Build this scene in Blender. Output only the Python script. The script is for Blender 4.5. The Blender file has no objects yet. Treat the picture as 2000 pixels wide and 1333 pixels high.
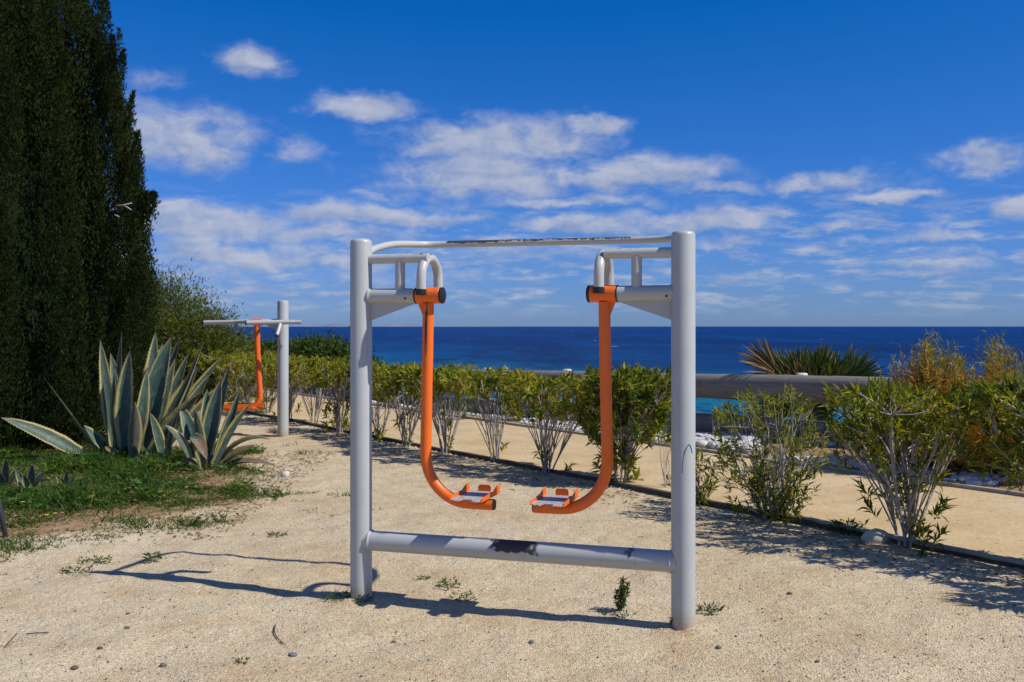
import bpy, math, random
import numpy as np
from mathutils import Vector

rng = np.random.default_rng(7)
random.seed(7)
scene = bpy.context.scene
COL = scene.collection
R = math.radians

# ------------------------------------------------------------------ camera
EYE = 1.45
FPX = 1944.0                      # focal length in photo pixels (2000 wide)
cam_d = bpy.data.cameras.new('camera')
cam_d.lens = 35.0
cam_d.sensor_width = 36.0
cam_d.shift_y = -0.01425
cam_d.clip_start = 0.05
cam_d.clip_end = 90000
cam_d.dof.use_dof = True
cam_d.dof.focus_distance = 5.0
cam_d.dof.aperture_fstop = 9.0
cam = bpy.data.objects.new('camera', cam_d)
cam.location = (0, 0, EYE)
cam.rotation_euler = (R(90), 0, 0)
COL.objects.link(cam)
scene.camera = cam

# ------------------------------------------------------------------ colour management
scene.view_settings.view_transform = 'Standard'
scene.view_settings.look = 'None'
scene.view_settings.exposure = 0.0
scene.view_settings.gamma = 1.0
scene.view_settings.use_curve_mapping = False
scene.cycles.use_denoising = True
scene.cycles.max_bounces = 6
scene.cycles.transparent_max_bounces = 6
scene.cycles.sample_clamp_indirect = 6

# ------------------------------------------------------------------ node helper
class NT:
    def __init__(s, tree):
        s.t = tree
        s.n = tree.nodes
        s.l = tree.links
    def node(s, typ, **kw):
        nd = s.n.new(typ)
        for k, v in kw.items():
            setattr(nd, k, v)
        return nd
    def put(s, sock, v):
        if isinstance(v, bpy.types.NodeSocket):
            s.l.new(v, sock)
        elif isinstance(v, bpy.types.Node):
            s.l.new(v.outputs[0], sock)
        else:
            if hasattr(sock.default_value, '__len__') and isinstance(v, (tuple, list)):
                if len(sock.default_value) == 4 and len(v) == 3:
                    v = (*v, 1)
            sock.default_value = v
    def m(s, op, a, b=None, c=None, clamp=False):
        nd = s.node('ShaderNodeMath', operation=op, use_clamp=clamp)
        for i, v in enumerate((a, b, c)):
            if v is not None:
                s.put(nd.inputs[i], v)
        return nd.outputs[0]
    def vm(s, op, a, b=None, scale=None):
        nd = s.node('ShaderNodeVectorMath', operation=op)
        s.put(nd.inputs[0], a)
        if b is not None:
            s.put(nd.inputs[1], b)
        if scale is not None:
            s.put(nd.inputs['Scale'], scale)
        return nd.outputs[1] if op in ('DOT_PRODUCT', 'LENGTH', 'DISTANCE') else nd.outputs[0]
    def mix(s, f, a, b, blend='MIX'):
        nd = s.node('ShaderNodeMix', data_type='RGBA', blend_type=blend)
        s.put(nd.inputs[0], f)
        s.put(nd.inputs[6], a)
        s.put(nd.inputs[7], b)
        return nd.outputs[2]
    def ss(s, v, a, b, lo=0.0, hi=1.0):
        nd = s.node('ShaderNodeMapRange', interpolation_type='SMOOTHSTEP', clamp=True)
        for i, x in enumerate((v, a, b, lo, hi)):
            s.put(nd.inputs[i], x)
        return nd.outputs[0]
    def noise(s, vec, scale, detail=4, rough=.55, out=0, **kw):
        nd = s.node('ShaderNodeTexNoise', **kw)
        if vec is not None:
            s.put(nd.inputs['Vector'], vec)
        s.put(nd.inputs['Scale'], scale)
        s.put(nd.inputs['Detail'], detail)
        s.put(nd.inputs['Roughness'], rough)
        return nd.outputs[out]
    def voro(s, vec, scale, out=0, feature='F1', **kw):
        nd = s.node('ShaderNodeTexVoronoi', feature=feature, **kw)
        if vec is not None:
            s.put(nd.inputs['Vector'], vec)
        s.put(nd.inputs['Scale'], scale)
        return nd.outputs[out]
    def ramp(s, f, stops, interp='LINEAR'):
        nd = s.node('ShaderNodeValToRGB')
        cr = nd.color_ramp
        cr.interpolation = interp
        while len(cr.elements) < len(stops):
            cr.elements.new(.5)
        for e, (p, c) in zip(cr.elements, stops):
            e.position = p
            e.color = (*c, 1)
        s.put(nd.inputs[0], f)
        return nd.outputs[0]
    def bump(s, h, strength=.5, dist=.01, normal=None):
        nd = s.node('ShaderNodeBump')
        s.put(nd.inputs['Strength'], strength)
        s.put(nd.inputs['Distance'], dist)
        s.put(nd.inputs['Height'], h)
        if normal is not None:
            s.put(nd.inputs['Normal'], normal)
        return nd.outputs[0]
    def attr(s, name):
        nd = s.node('ShaderNodeAttribute', attribute_name=name)
        return nd.outputs['Fac']

# ------------------------------------------------------------------ sun and sky
SUN_VEC = Vector((1.656, -0.606, 1.905)).normalized()       # towards the sun
sun_d = bpy.data.lights.new('sun', 'SUN')
sun_d.energy = 5.0
sun_d.angle = R(.53)
sun_d.color = (1.0, .945, .85)
sun = bpy.data.objects.new('sun', sun_d)
sun.rotation_euler = (-SUN_VEC).to_track_quat('-Z', 'Y').to_euler()
sun.location = (8, -4, 12)
COL.objects.link(sun)

world = bpy.data.worlds.new('World')
scene.world = world
world.use_nodes = True
world.node_tree.nodes.clear()
w = NT(world.node_tree)
tc = w.node('ShaderNodeTexCoord')
dirv = w.vm('NORMALIZE', tc.outputs['Generated'])
sky = w.node('ShaderNodeTexSky')
sky.sky_type = 'NISHITA'
sky.sun_disc = False
sky.sun_elevation = math.asin(SUN_VEC.z)
sky.sun_rotation = math.atan2(SUN_VEC.x, SUN_VEC.y)
sky.air_density = 1.0
sky.dust_density = 0.2
sky.ozone_density = 4.0
sep = w.node('ShaderNodeSeparateXYZ')
w.put(sep.inputs[0], dirv)
dx, dy, dz = sep.outputs
az = w.m('ARCTAN2', dx, dy)
el = w.m('ARCSINE', dz)
# deep, polarised blue of a clear Mediterranean spring sky: grade the three channels of the sky model
sc_ = w.node('ShaderNodeSeparateColor'); w.put(sc_.inputs[0], sky.outputs[0])
cc_ = w.node('ShaderNodeCombineColor')
w.put(cc_.inputs[0], w.m('MAXIMUM', w.m('MULTIPLY', w.m('SUBTRACT', sc_.outputs[0], 1.35), .50), .03))
w.put(cc_.inputs[1], w.m('MULTIPLY', sc_.outputs[1], .645))
w.put(cc_.inputs[2], w.m('MULTIPLY', sc_.outputs[2], 1.42))
tint = cc_.outputs[0]
# ---- cumulus: blobs of cover broken up by fractal noise in direction space
pv = w.vm('MULTIPLY', dirv, (1, 1, 1.75))
warp = w.vm('SCALE', w.vm('SUBTRACT', w.noise(pv, 14, 4, .55, out=1), (.5, .5, .5)), scale=.055)
pw = w.vm('ADD', pv, warp)
def billow(p, sc, det):
    n_ = w.noise(p, sc, det, .5)
    return w.m('SUBTRACT', .22, w.m('ABSOLUTE', w.m('SUBTRACT', n_, .5)))
def puff(p):
    f = w.noise(p, 12, 8, .60)
    return w.m('ADD', w.m('MULTIPLY', billow(p, 22, 3), 1.3), w.m('SUBTRACT', w.m('MULTIPLY', w.m('SUBTRACT', f, .5), 2.0), .22))
N1 = puff(pw)
N1u = puff(w.vm('ADD', pw, (.008, 0, .020)))
wsep = w.node('ShaderNodeSeparateXYZ'); w.put(wsep.inputs[0], w.vm('SUBTRACT', w.noise(pv, 9, 5, .6, out=1), (.5, .5, .5)))
azw = w.m('ADD', az, w.m('MULTIPLY', wsep.outputs[0], .13))
elw = w.m('ADD', el, w.m('MULTIPLY', wsep.outputs[1], .055))
BL = [(490,130,75,34,.9),(700,220,105,25,.95),(345,285,105,62,.85),(575,315,62,32,.62),
      (960,290,200,46,1.0),(860,300,110,34,.85),(1090,395,170,14,.8),(1150,255,85,20,.75),(1010,350,225,48,1.0),(1240,345,180,36,.95),(1400,370,95,16,.7),
      (1620,362,110,20,.78),(1720,385,80,12,.75),(1940,312,75,26,1.0),(1985,408,48,25,1.1),
      (640,432,120,22,.85),(800,428,140,20,.78),(380,452,170,38,.95),(430,508,230,30,.90),(580,512,190,18,.85),(640,470,200,22,.80),(330,540,120,24,.7),(340,420,50,18,.8),(930,425,70,14,.6),(450,545,200,14,.5),
      (1130,447,150,24,.92),(1380,430,125,24,.95),(1500,410,38,20,.75),(1640,445,68,14,.75),(1830,468,85,15,.75),
      (1400,470,60,14,.72),(1555,492,33,11,.75),(310,150,60,36,.36),(740,390,60,14,.42),(1000,505,320,28,.55),(800,540,260,18,.45),(1650,475,130,10,.6),(1780,520,160,12,.55),(1500,540,200,14,.45),
      (350,560,220,26,.35),(1860,500,120,12,.4)]
cover = None; hgtw = None; gsum = None
for (bx, by, rx, ry, wt) in BL:
    a0 = math.atan((bx-1000)/FPX)
    e0 = math.atan((638-by)/FPX*math.cos(a0))
    gx = w.m('MULTIPLY', w.m('SUBTRACT', azw, a0), FPX/rx)
    gy = w.m('MULTIPLY', w.m('SUBTRACT', elw, e0), FPX/ry)
    gyb = w.m('MULTIPLY', w.m('MINIMUM', gy, 0), 1.5)          # flatter undersides
    gyt = w.m('MAXIMUM', gy, 0)
    g = w.m('ADD', w.m('MULTIPLY', gx, gx), w.m('ADD', w.m('MULTIPLY', gyb, gyb), w.m('MULTIPLY', gyt, gyt)))
    g = w.m('MULTIPLY', w.m('EXPONENT', w.m('MULTIPLY', g, -.7)), wt*1.08)
    hw = w.m('MULTIPLY', w.m('MULTIPLY', g, g), gy); g2_ = w.m('MULTIPLY', g, g)
    hgtw = hw if hgtw is None else w.m('ADD', hgtw, hw); gsum = g2_ if gsum is None else w.m('ADD', gsum, g2_)
    cover = g if cover is None else w.m('MAXIMUM', cover, g)
# the rest of the sky carries the same kind of scattered clouds
side = w.ss(w.m('ABSOLUTE', az), .50, .62)
wide = w.m('MULTIPLY', w.ss(w.noise(pv, 2.2, 2, .5), .45, .72), w.m('MULTIPLY', side, .95))
wide = w.m('MULTIPLY', wide, w.ss(el, .0, .03))
cover = w.m('MAXIMUM', cover, wide)
D = w.m('ADD', cover, w.m('MULTIPLY', N1, w.m('ADD', .35, w.m('MULTIPLY', cover, .60))))
a_big = w.ss(D, .15, .90)
hrel = w.m('DIVIDE', hgtw, w.m('ADD', gsum, .02))
# small distant clouds, flattening towards the horizon
pl = w.vm('MULTIPLY', dirv, (1, 1, 5.0))
N2 = w.noise(pl, 26, 7, .6)
N2u = w.noise(w.vm('ADD', pl, (.003, 0, .022)), 26, 7, .6)
band = w.m('MULTIPLY', w.ss(el, .004, .03), w.ss(el, .15, .075))
a_sm = w.m('MULTIPLY', w.ss(w.m('ADD', N2, w.m('MULTIPLY', w.noise(pl, 6, 2), .35)), .60, .86), w.m('MULTIPLY', band, .70))
alpha = w.m('MAXIMUM', w.m('MULTIPLY', a_big, .84), a_sm)
lit = w.m('ADD', w.m('ADD', .5, w.m('MULTIPLY', hrel, .42)), w.m('MULTIPLY', w.m('SUBTRACT', N1, N1u), 1.3), clamp=True)
lit2 = w.m('ADD', .5, w.m('MULTIPLY', w.m('SUBTRACT', N2, N2u), 3.0), clamp=True)
litm = w.m('ADD', w.m('MULTIPLY', lit, .8), w.m('MULTIPLY', lit2, .2))
ccol = w.mix(litm, (3.3, 4.4, 7.0), (7.1, 7.4, 8.6))
skyc = w.mix(alpha, tint, ccol)
bg = w.node('ShaderNodeBackground')
w.put(bg.inputs[0], skyc)
bg.inputs[1].default_value = 0.076
wo = w.node('ShaderNodeOutputWorld')
w.put(wo.inputs[0], bg.outputs[0])

# ------------------------------------------------------------------ mesh helpers
def unit(v):
    v = np.asarray(v, float)
    return v/np.maximum(np.linalg.norm(v, axis=-1, keepdims=True), 1e-9)

class MB:
    """collects faces; everything in world space"""
    def __init__(s):
        s.V = []; s.F = []; s.nv = 0; s.A = {}
    def add(s, V, F, **attrs):
        V = np.asarray(V, float).reshape(-1, 3)
        s.V.append(V)
        if isinstance(F, np.ndarray):
            s.F.append(F + s.nv)
        else:
            by = {}
            for f in F:
                by.setdefault(len(f), []).append(f)
            for k, fs in by.items():
                s.F.append(np.array(fs, int) + s.nv)
        for k, a in attrs.items():
            s.A.setdefault(k, []).append((s.nv, np.broadcast_to(np.asarray(a, float), (len(V),))))
        s.nv += len(V)
        return s
    def tube(s, P, r, seg=16, cap=True, dome=0.0, **attrs):
        P = np.asarray(P, float)
        n = len(P)
        r = np.broadcast_to(np.asarray(r, float), (n,))
        T = unit(np.gradient(P, axis=0))
        up = np.array([0, 0, 1.0]) if abs(T[0, 2]) < .9 else np.array([1.0, 0, 0])
        x = unit(np.cross(up, T[0]))
        V = []
        a = np.linspace(0, 2*np.pi, seg, endpoint=False)
        for i in range(n):
            x = unit(x - T[i]*np.dot(x, T[i]))
            y = np.cross(T[i], x)
            V.append(P[i] + r[i]*(np.cos(a)[:, None]*x + np.sin(a)[:, None]*y))
        V = np.concatenate(V)
        i = np.arange(n-1)[:, None]*seg
        j = np.arange(seg)[None]
        k = (j+1) % seg
        F = np.stack([i+j, i+k, i+seg+k, i+seg+j], -1).reshape(-1, 4)
        s.add(V, F, **attrs)
        if cap:
            b = s.nv - len(V)
            s.F.append(np.array([list(range(seg))[::-1]]) + b)
            s.F.append(np.array([list(range(seg))]) + b + (n-1)*seg)
        return s
    def box(s, c, size, ax=None, **attrs):
        c = np.asarray(c, float)
        h = np.asarray(size, float)/2
        X = np.array([[sx, sy, sz] for sx in (-1, 1) for sy in (-1, 1) for sz in (-1, 1)])*h
        if ax is not None:
            X = X @ np.asarray(ax, float)
        s.add(X + c, [(0,1,3,2),(4,6,7,5),(0,4,5,1),(2,3,7,6),(0,2,6,4),(1,5,7,3)], **attrs)
        return s
    def prism(s, poly, off):
        """a flat polygon given thickness along the vector off"""
        P = np.asarray(poly, float); off = np.asarray(off, float); n = len(P)
        F = [tuple(range(n))[::-1], tuple(range(n, 2*n))] + [(i, (i+1) % n, n+(i+1) % n, n+i) for i in range(n)]
        s.add(np.concatenate([P-off/2, P+off/2]), F)
        return s

ORG = {}
def link(o, parent=None):
    COL.objects.link(o)
    if parent is not None:
        o.parent = parent
        ORG[o.name] = ORG[parent.name]
    return o

def build(mb, name, mat, parent=None, smooth=True, org=(0, 0, 0), bevel=0):
    if parent is not None:
        org = ORG[parent.name]
    V = np.concatenate(mb.V) - np.asarray(org)
    me = bpy.data.meshes.new(name)
    nF = sum(len(f) for f in mb.F)
    loops = np.concatenate([f.reshape(-1) for f in mb.F]).astype(np.int32)
    tot = np.concatenate([np.full(len(f), f.shape[1]) for f in mb.F]).astype(np.int32)
    start = np.concatenate([[0], np.cumsum(tot)[:-1]]).astype(np.int32)
    me.vertices.add(len(V))
    me.vertices.foreach_set('co', V.astype(np.float32).ravel())
    me.loops.add(len(loops))
    me.loops.foreach_set('vertex_index', loops)
    me.polygons.add(nF)
    me.polygons.foreach_set('loop_start', start)
    me.polygons.foreach_set('loop_total', tot)
    me.polygons.foreach_set('use_smooth', np.full(nF, bool(smooth)))
    for k, L in mb.A.items():
        arr = np.zeros(len(V), np.float32)
        for st, a in L:
            arr[st:st+len(a)] = a
        at = me.attributes.new(k, 'FLOAT', 'POINT')
        at.data.foreach_set('value', arr)
    me.update(calc_edges=True)
    me.validate()
    me.materials.append(mat)
    if smooth == 'auto':
        try:
            me.set_sharp_from_angle(angle=R(35))
        except Exception:
            pass
    o = bpy.data.objects.new(name, me)
    if parent is None:
        o.location = org
    link(o, parent)
    if parent is None:
        ORG[o.name] = np.asarray(org, float)
    if bevel:
        b = o.modifiers.new('bevel', 'BEVEL')
        b.width = bevel; b.segments = 2; b.limit_method = 'ANGLE'
    return o

def thing(name, label, cat, loc, group=None):
    o = bpy.data.objects.new(name, None)
    o.empty_display_size = .1
    o.location = loc
    COL.objects.link(o)
    ORG[o.name] = np.asarray(loc, float)
    return tag(o, label, cat, group)

def tag(o, label=None, cat=None, group=None, kind=None):
    if label: o['label'] = label
    if cat: o['category'] = cat
    if group: o['group'] = group
    if kind: o['kind'] = kind
    return o

def arc(c, r, x, y, a0, a1, n=12):
    a = np.linspace(R(a0), R(a1), n)
    return np.asarray(c) + r*(np.cos(a)[:, None]*np.asarray(x) + np.sin(a)[:, None]*np.asarray(y))

def smooth_path(P, n=40):
    """Catmull-Rom through the points"""
    P = np.asarray(P, float)
    Q = np.vstack([2*P[0]-P[1], P, 2*P[-1]-P[-2]])
    out = []
    m = len(P)-1
    for i in range(m):
        p0, p1, p2, p3 = Q[i:i+4]
        for t in np.linspace(0, 1, max(2, n//m), endpoint=False):
            out.append(.5*((2*p1)+(-p0+p2)*t+(2*p0-5*p1+4*p2-p3)*t*t+(-p0+3*p1-3*p2+p3)*t**3))
    out.append(P[-1])
    return np.array(out)

def vnoise(x, y, seed=0, n=64):
    """smooth value noise in numpy"""
    g = np.random.default_rng(seed).random((n, n))
    xi = np.floor(x).astype(int); yi = np.floor(y).astype(int)
    fx = x-xi; fy = y-yi
    fx = fx*fx*(3-2*fx); fy = fy*fy*(3-2*fy)
    a = g[xi % n, yi % n]; b = g[(xi+1) % n, yi % n]; c = g[xi % n, (yi+1) % n]; d = g[(xi+1) % n, (yi+1) % n]
    return (a*(1-fx)+b*fx)*(1-fy)+(c*(1-fx)+d*fx)*fy

def sstep(a, b, x):
    t = np.clip((x-a)/(b-a), 0, 1)
    return t*t*(3-2*t)

# leaf templates: along +Y, facing +Z, unit length
LEAF_V = np.array([[0,0,0],[-.5,.42,.10],[.5,.42,.10],[0,.45,0],[0,1,-.10]])
LEAF_F = np.array([[0,3,1],[0,2,3],[1,3,4],[3,2,4]])
BLADE_V = np.array([[-.5,0,0],[.5,0,0],[.38,.5,.05],[-.38,.5,.05],[0,1,-.06]])
BLADE_F = np.array([[0,1,2],[0,2,3],[3,2,4]])
def scatter(mb, tv, tf, P, D, L, W, up=(0, 0, 1), tw=.6, rs=None, **attrs):
    N = len(P)
    r_ = rs or rng
    y = unit(D)
    u = np.asarray(up, float)+r_.normal(size=(N, 3))*tw
    x = np.cross(y, u)
    x = unit(x)
    z = np.cross(x, y)
    L = np.broadcast_to(L, (N,)); W = np.broadcast_to(W, (N,))
    V = (P[:, None] + tv[None, :, 0, None]*W[:, None, None]*x[:, None]
         + tv[None, :, 1, None]*L[:, None, None]*y[:, None] + tv[None, :, 2, None]*L[:, None, None]*z[:, None])
    k = len(tv)
    F = (tf[None]+np.arange(N)[:, None, None]*k).reshape(-1, tf.shape[1])
    rnd = np.repeat(r_.random(N), k)
    at = {kk: np.repeat(np.broadcast_to(a, (N,)), k) for kk, a in attrs.items()}
    mb.add(V.reshape(-1, 3), F, rnd=rnd, **at)

# ------------------------------------------------------------------ materials
def mat(name, fn):
    m = bpy.data.materials.new(name)
    m.use_nodes = True
    m.node_tree.nodes.clear()
    t = NT(m.node_tree)
    p = t.node('ShaderNodeBsdfPrincipled')
    o = t.node('ShaderNodeOutputMaterial')
    t.put(o.inputs[0], p.outputs[0])
    r = fn(t, p)
    if r is not None:
        t.put(o.inputs[0], r)
    return m

def setp(t, p, **kw):
    names = {'col': 'Base Color', 'rough': 'Roughness', 'spec': 'Specular IOR Level', 'normal': 'Normal', 'metal': 'Metallic'}
    for k, v in kw.items():
        t.put(p.inputs[names.get(k, k)], v)

def coords(t, which='Object'):
    return t.node('ShaderNodeTexCoord').outputs[which]
def world_pos(t):
    return t.node('ShaderNodeNewGeometry').outputs['Position']

def leaf_mat(name, stops, trans=.25, rough=.5, spec=.3, big=3.0):
    def fn(t, p):
        r = t.attr('rnd')
        nz = t.noise(world_pos(t), big, 2)
        f = t.m('ADD', t.m('MULTIPLY', r, .75), t.m('MULTIPLY', t.m('SUBTRACT', nz, .38), .9), clamp=True)
        c = t.ramp(f, stops)
        setp(t, p, col=c, rough=rough, spec=spec)
        tr = t.node('ShaderNodeBsdfTranslucent')
        t.put(tr.inputs[0], t.mix(1, c, (1.5, 1.5, .7), 'MULTIPLY'))
        mx = t.node('ShaderNodeMixShader')
        mx.inputs[0].default_value = trans
        t.put(mx.inputs[1], p.outputs[0]); t.put(mx.inputs[2], tr.outputs[0])
        return mx.outputs[0]
    return mat(name, fn)

U = np.array([.9525, -.3046, 0]); U = unit(U)
Vv = np.array([-U[1], U[0], 0])
ZZ = np.array([0, 0, 1.0])

def painted(name, base, chips=None, peel=None, org_axis=U, rough=.38):
    """painted steel; peel: list of (from, to, lowest normal z, amount) in metres along the frame"""
    def fn(t, p):
        oc = coords(t)
        dirt = t.noise(oc, 9, 5, .6)
        c = t.mix(t.ss(dirt, .42, .75, 0, .30), base, tuple(x*.78 for x in base))
        sp = t.ss(t.voro(t.vm('ADD', oc, t.vm('SCALE', t.noise(oc, 60, 2, out=1), scale=.01)), 21), .05, .03)
        spm = t.m('MULTIPLY', sp, t.ss(t.noise(oc, 5, 2), .52, .60))
        bare = t.m('MULTIPLY', spm, .75)
        if peel:
            al = t.vm('DOT_PRODUCT', oc, tuple(org_axis))
            geo = t.node('ShaderNodeNewGeometry')
            sn = t.node('ShaderNodeSeparateXYZ'); t.put(sn.inputs[0], geo.outputs['Normal'])
            nz = sn.outputs[2]
            stretch = t.vm('MULTIPLY', oc, (1, 1, .35))
            for (a, b, lo, amt, sc) in peel:
                nn = t.noise(stretch, sc, 4, .6)
                rag = t.m('MULTIPLY', t.m('SUBTRACT', t.noise(oc, 38, 3), .5), .16)
                alr = t.m('ADD', al, rag)
                m_ = t.m('MULTIPLY', t.ss(alr, a-.015, a+.015), t.ss(alr, b+.015, b-.015))
                hgt = t.m('ADD', nz, t.m('MULTIPLY', t.m('SUBTRACT', nn, .5), 1.9))
                m_ = t.m('MULTIPLY', m_, t.ss(hgt, lo, lo+.06))
                if amt < 1:
                    m_ = t.m('MULTIPLY', m_, t.ss(t.noise(oc, sc*2.2, 3, .7), .60-amt*.25, .62-amt*.25))
                bare = t.m('MAXIMUM', bare, m_)
        sz_ = t.node('ShaderNodeSeparateXYZ'); t.put(sz_.inputs[0], world_pos(t))
        splash = t.ss(t.m('ADD', sz_.outputs[2], t.m('MULTIPLY', t.m('SUBTRACT', t.noise(oc, 22, 4, .65), .5), .16)), .13, .0, 0, .75)
        c = t.mix(splash, c, (.36, .27, .17))
        runs = t.m('MULTIPLY', t.ss(t.noise(t.vm('MULTIPLY', oc, (1, 1, .06)), 55, 3), .60, .74), t.ss(t.noise(oc, 3.5, 2), .45, .65))
        c = t.mix(t.m('MULTIPLY', runs, .28), c, tuple(x*.5 for x in base))
        c = t.mix(bare, c, (.045, .04, .045))
        setp(t, p, col=c, rough=t.m('ADD', rough, t.m('MULTIPLY', bare, .3)), spec=.45,
             normal=t.bump(t.m('ADD', t.m('MULTIPLY', t.noise(oc, 90, 2), .12), t.m('MULTIPLY', bare, -.6)), .25, .004))
    return mat(name, fn)

GREY = (.405, .43, .43)
M_grey = painted('grey_paint', GREY)
M_topbar = painted('grey_paint_worn_rail', (.45, .46, .445), peel=[(.25, .58, .12, 1, 16), (.55, 1.33, .40, .75, 30)])
M_base = painted('grey_paint_worn_bar', GREY, peel=[(.76, .98, .10, 1, 13), (1.435, 1.465, .40, 1, 20)])
M_handle = painted('grey_paint_worn_handle', (.45, .46, .445), peel=[(.20, .55, .78, .35, 30), (1.15, 1.5, .8, .3, 30)])
M_orange = painted('orange_paint', (.78, .145, .014), rough=.42)
def _or2(t, p):
    oc = coords(t)
    geo = t.node('ShaderNodeNewGeometry')
    c = t.mix(t.ss(t.noise(oc, 8, 4), .45, .8, 0, .4), (.80, .15, .014), (.60, .10, .012))
    s3 = t.node('ShaderNodeSeparateXYZ'); t.put(s3.inputs[0], oc)
    nd = t.vm('DOT_PRODUCT', geo.outputs['Normal'], (-.30, -.953, 0))
    rag = t.m('MULTIPLY', t.m('SUBTRACT', t.noise(oc, 30, 3), .5), .9)
    mm = t.m('MULTIPLY', t.ss(t.m('ADD', nd, t.m('MULTIPLY', rag, .12)), .955, .975), t.ss(t.noise(t.vm('MULTIPLY', oc, (1, 1, .6)), 26, 3), .44, .5))
    mm = t.m('MULTIPLY', mm, t.ss(s3.outputs[2], 1.18, 1.45))
    c = t.mix(mm, c, (.03, .025, .03))
    setp(t, p, col=c, rough=.42, spec=.4, normal=t.bump(t.noise(oc, 80, 2), .1, .004))
M_orange_scr = mat('orange_paint_scratched', _or2)
def _wornplate(t, p):
    oc = coords(t)
    n = t.noise(oc, 42, 3, .6)
    c = t.ramp(n, [(.36, (.70, .12, .012)), (.42, (.30, .29, .28)), (.56, (.46, .45, .43)), (.68, (.14, .13, .13))])
    setp(t, p, col=c, rough=.5, metal=.0, spec=.4, normal=t.bump(n, .3, .004))
M_plate = mat('worn_steel_plate', _wornplate)
def plain(name, c, rough=.5, spec=.4, var=.25, scale=12, bump=.15):
    def fn(t, p):
        oc = coords(t)
        n = t.noise(oc, scale, 4)
        setp(t, p, col=t.mix(n, tuple(x*(1-var) for x in c), tuple(min(1, x*(1+var)) for x in c)), rough=rough, spec=spec,
             normal=t.bump(n, bump, .01))
    return mat(name, fn)
M_black = plain('black_plastic', (.014, .014, .017), .45)
M_scratch = plain('pencil_scratch', (.10, .14, .17), .6)

def _ground(t, p):
    P = world_pos(t)
    soil = t.attr('soil')
    big = t.noise(P, .55, 4, .6)
    mid = t.noise(P, 3.2, 5, .62)
    fine = t.noise(P, 55, 4, .65)
    gr = t.voro(P, 120, out=1)
    grs = t.node('ShaderNodeSeparateColor'); t.put(grs.inputs[0], gr)
    c = t.ramp(big, [(.3, (.55, .43, .265)), (.5, (.62, .52, .35)), (.7, (.65, .565, .415))])
    c = t.mix(t.ss(mid, .42, .8, .0, .7), c, (.50, .345, .19))
    grain = t.ramp(grs.outputs[0], [(0, (.22, .21, .20)), (.14, (.70, .68, .64)), (.5, (1.02, 1.0, .97)), (.82, (1.15, 1.14, 1.12)), (1, (1.35, 1.36, 1.36))])
    c = t.mix(.55, c, t.mix(1, c, grain, 'MULTIPLY'))
    c = t.mix(t.ss(fine, .35, .7, .3, 0), c, (.27, .19, .115))
    sp = t.ss(t.voro(t.vm('ADD', P, t.vm('SCALE', t.noise(P, 20, 2, out=1), scale=.03)), 24), .16, .11)
    c = t.mix(t.m('MULTIPLY', sp, t.ss(t.noise(P, 9, 2), .55, .63, 0, .8)), c, (.10, .08, .065))
    brown = t.mix(t.noise(P, 18, 4), (.20, .13, .07), (.42, .28, .15))
    c = t.mix(t.ss(t.m('ADD', soil, t.m('MULTIPLY', t.m('SUBTRACT', mid, .5), .9)), .35, .75), c, brown)
    v1 = t.voro(P, 120)
    h = t.m('ADD', t.m('MULTIPLY', v1, -.5), t.m('ADD', t.m('MULTIPLY', fine, 1.0), t.m('MULTIPLY', t.noise(P, 14, 4, .6), 1.6)))
    setp(t, p, col=c, rough=.92, spec=.12, normal=t.bump(h, .85, .012))
M_ground = mat('sandy_gravel', _ground)
def _path(t, p):
    P = world_pos(t)
    mid = t.noise(P, 1.6, 5, .6)
    fine = t.noise(P, 48, 4, .65)
    c = t.ramp(mid, [(.3, (.49, .36, .19)), (.55, (.57, .445, .265)), (.75, (.62, .51, .345))])
    c = t.mix(t.ss(fine, .3, .7, .4, 0), c, (.28, .18, .08))
    c = t.mix(t.ss(t.noise(P, 6, 5, .65), .56, .72, 0, .5), c, (.40, .26, .12))
    sp = t.ss(t.voro(t.vm('ADD', P, t.vm('SCALE', t.noise(P, 9, 2, out=1), scale=.05)), 11), .16, .09)
    c = t.mix(t.m('MULTIPLY', sp, .7), c, (.15, .11, .06))
    setp(t, p, col=c, rough=.93, spec=.1, normal=t.bump(t.m('ADD', fine, t.noise(P, 8, 3)), .5, .01))
M_path = mat('compacted_sand', _path)
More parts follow.
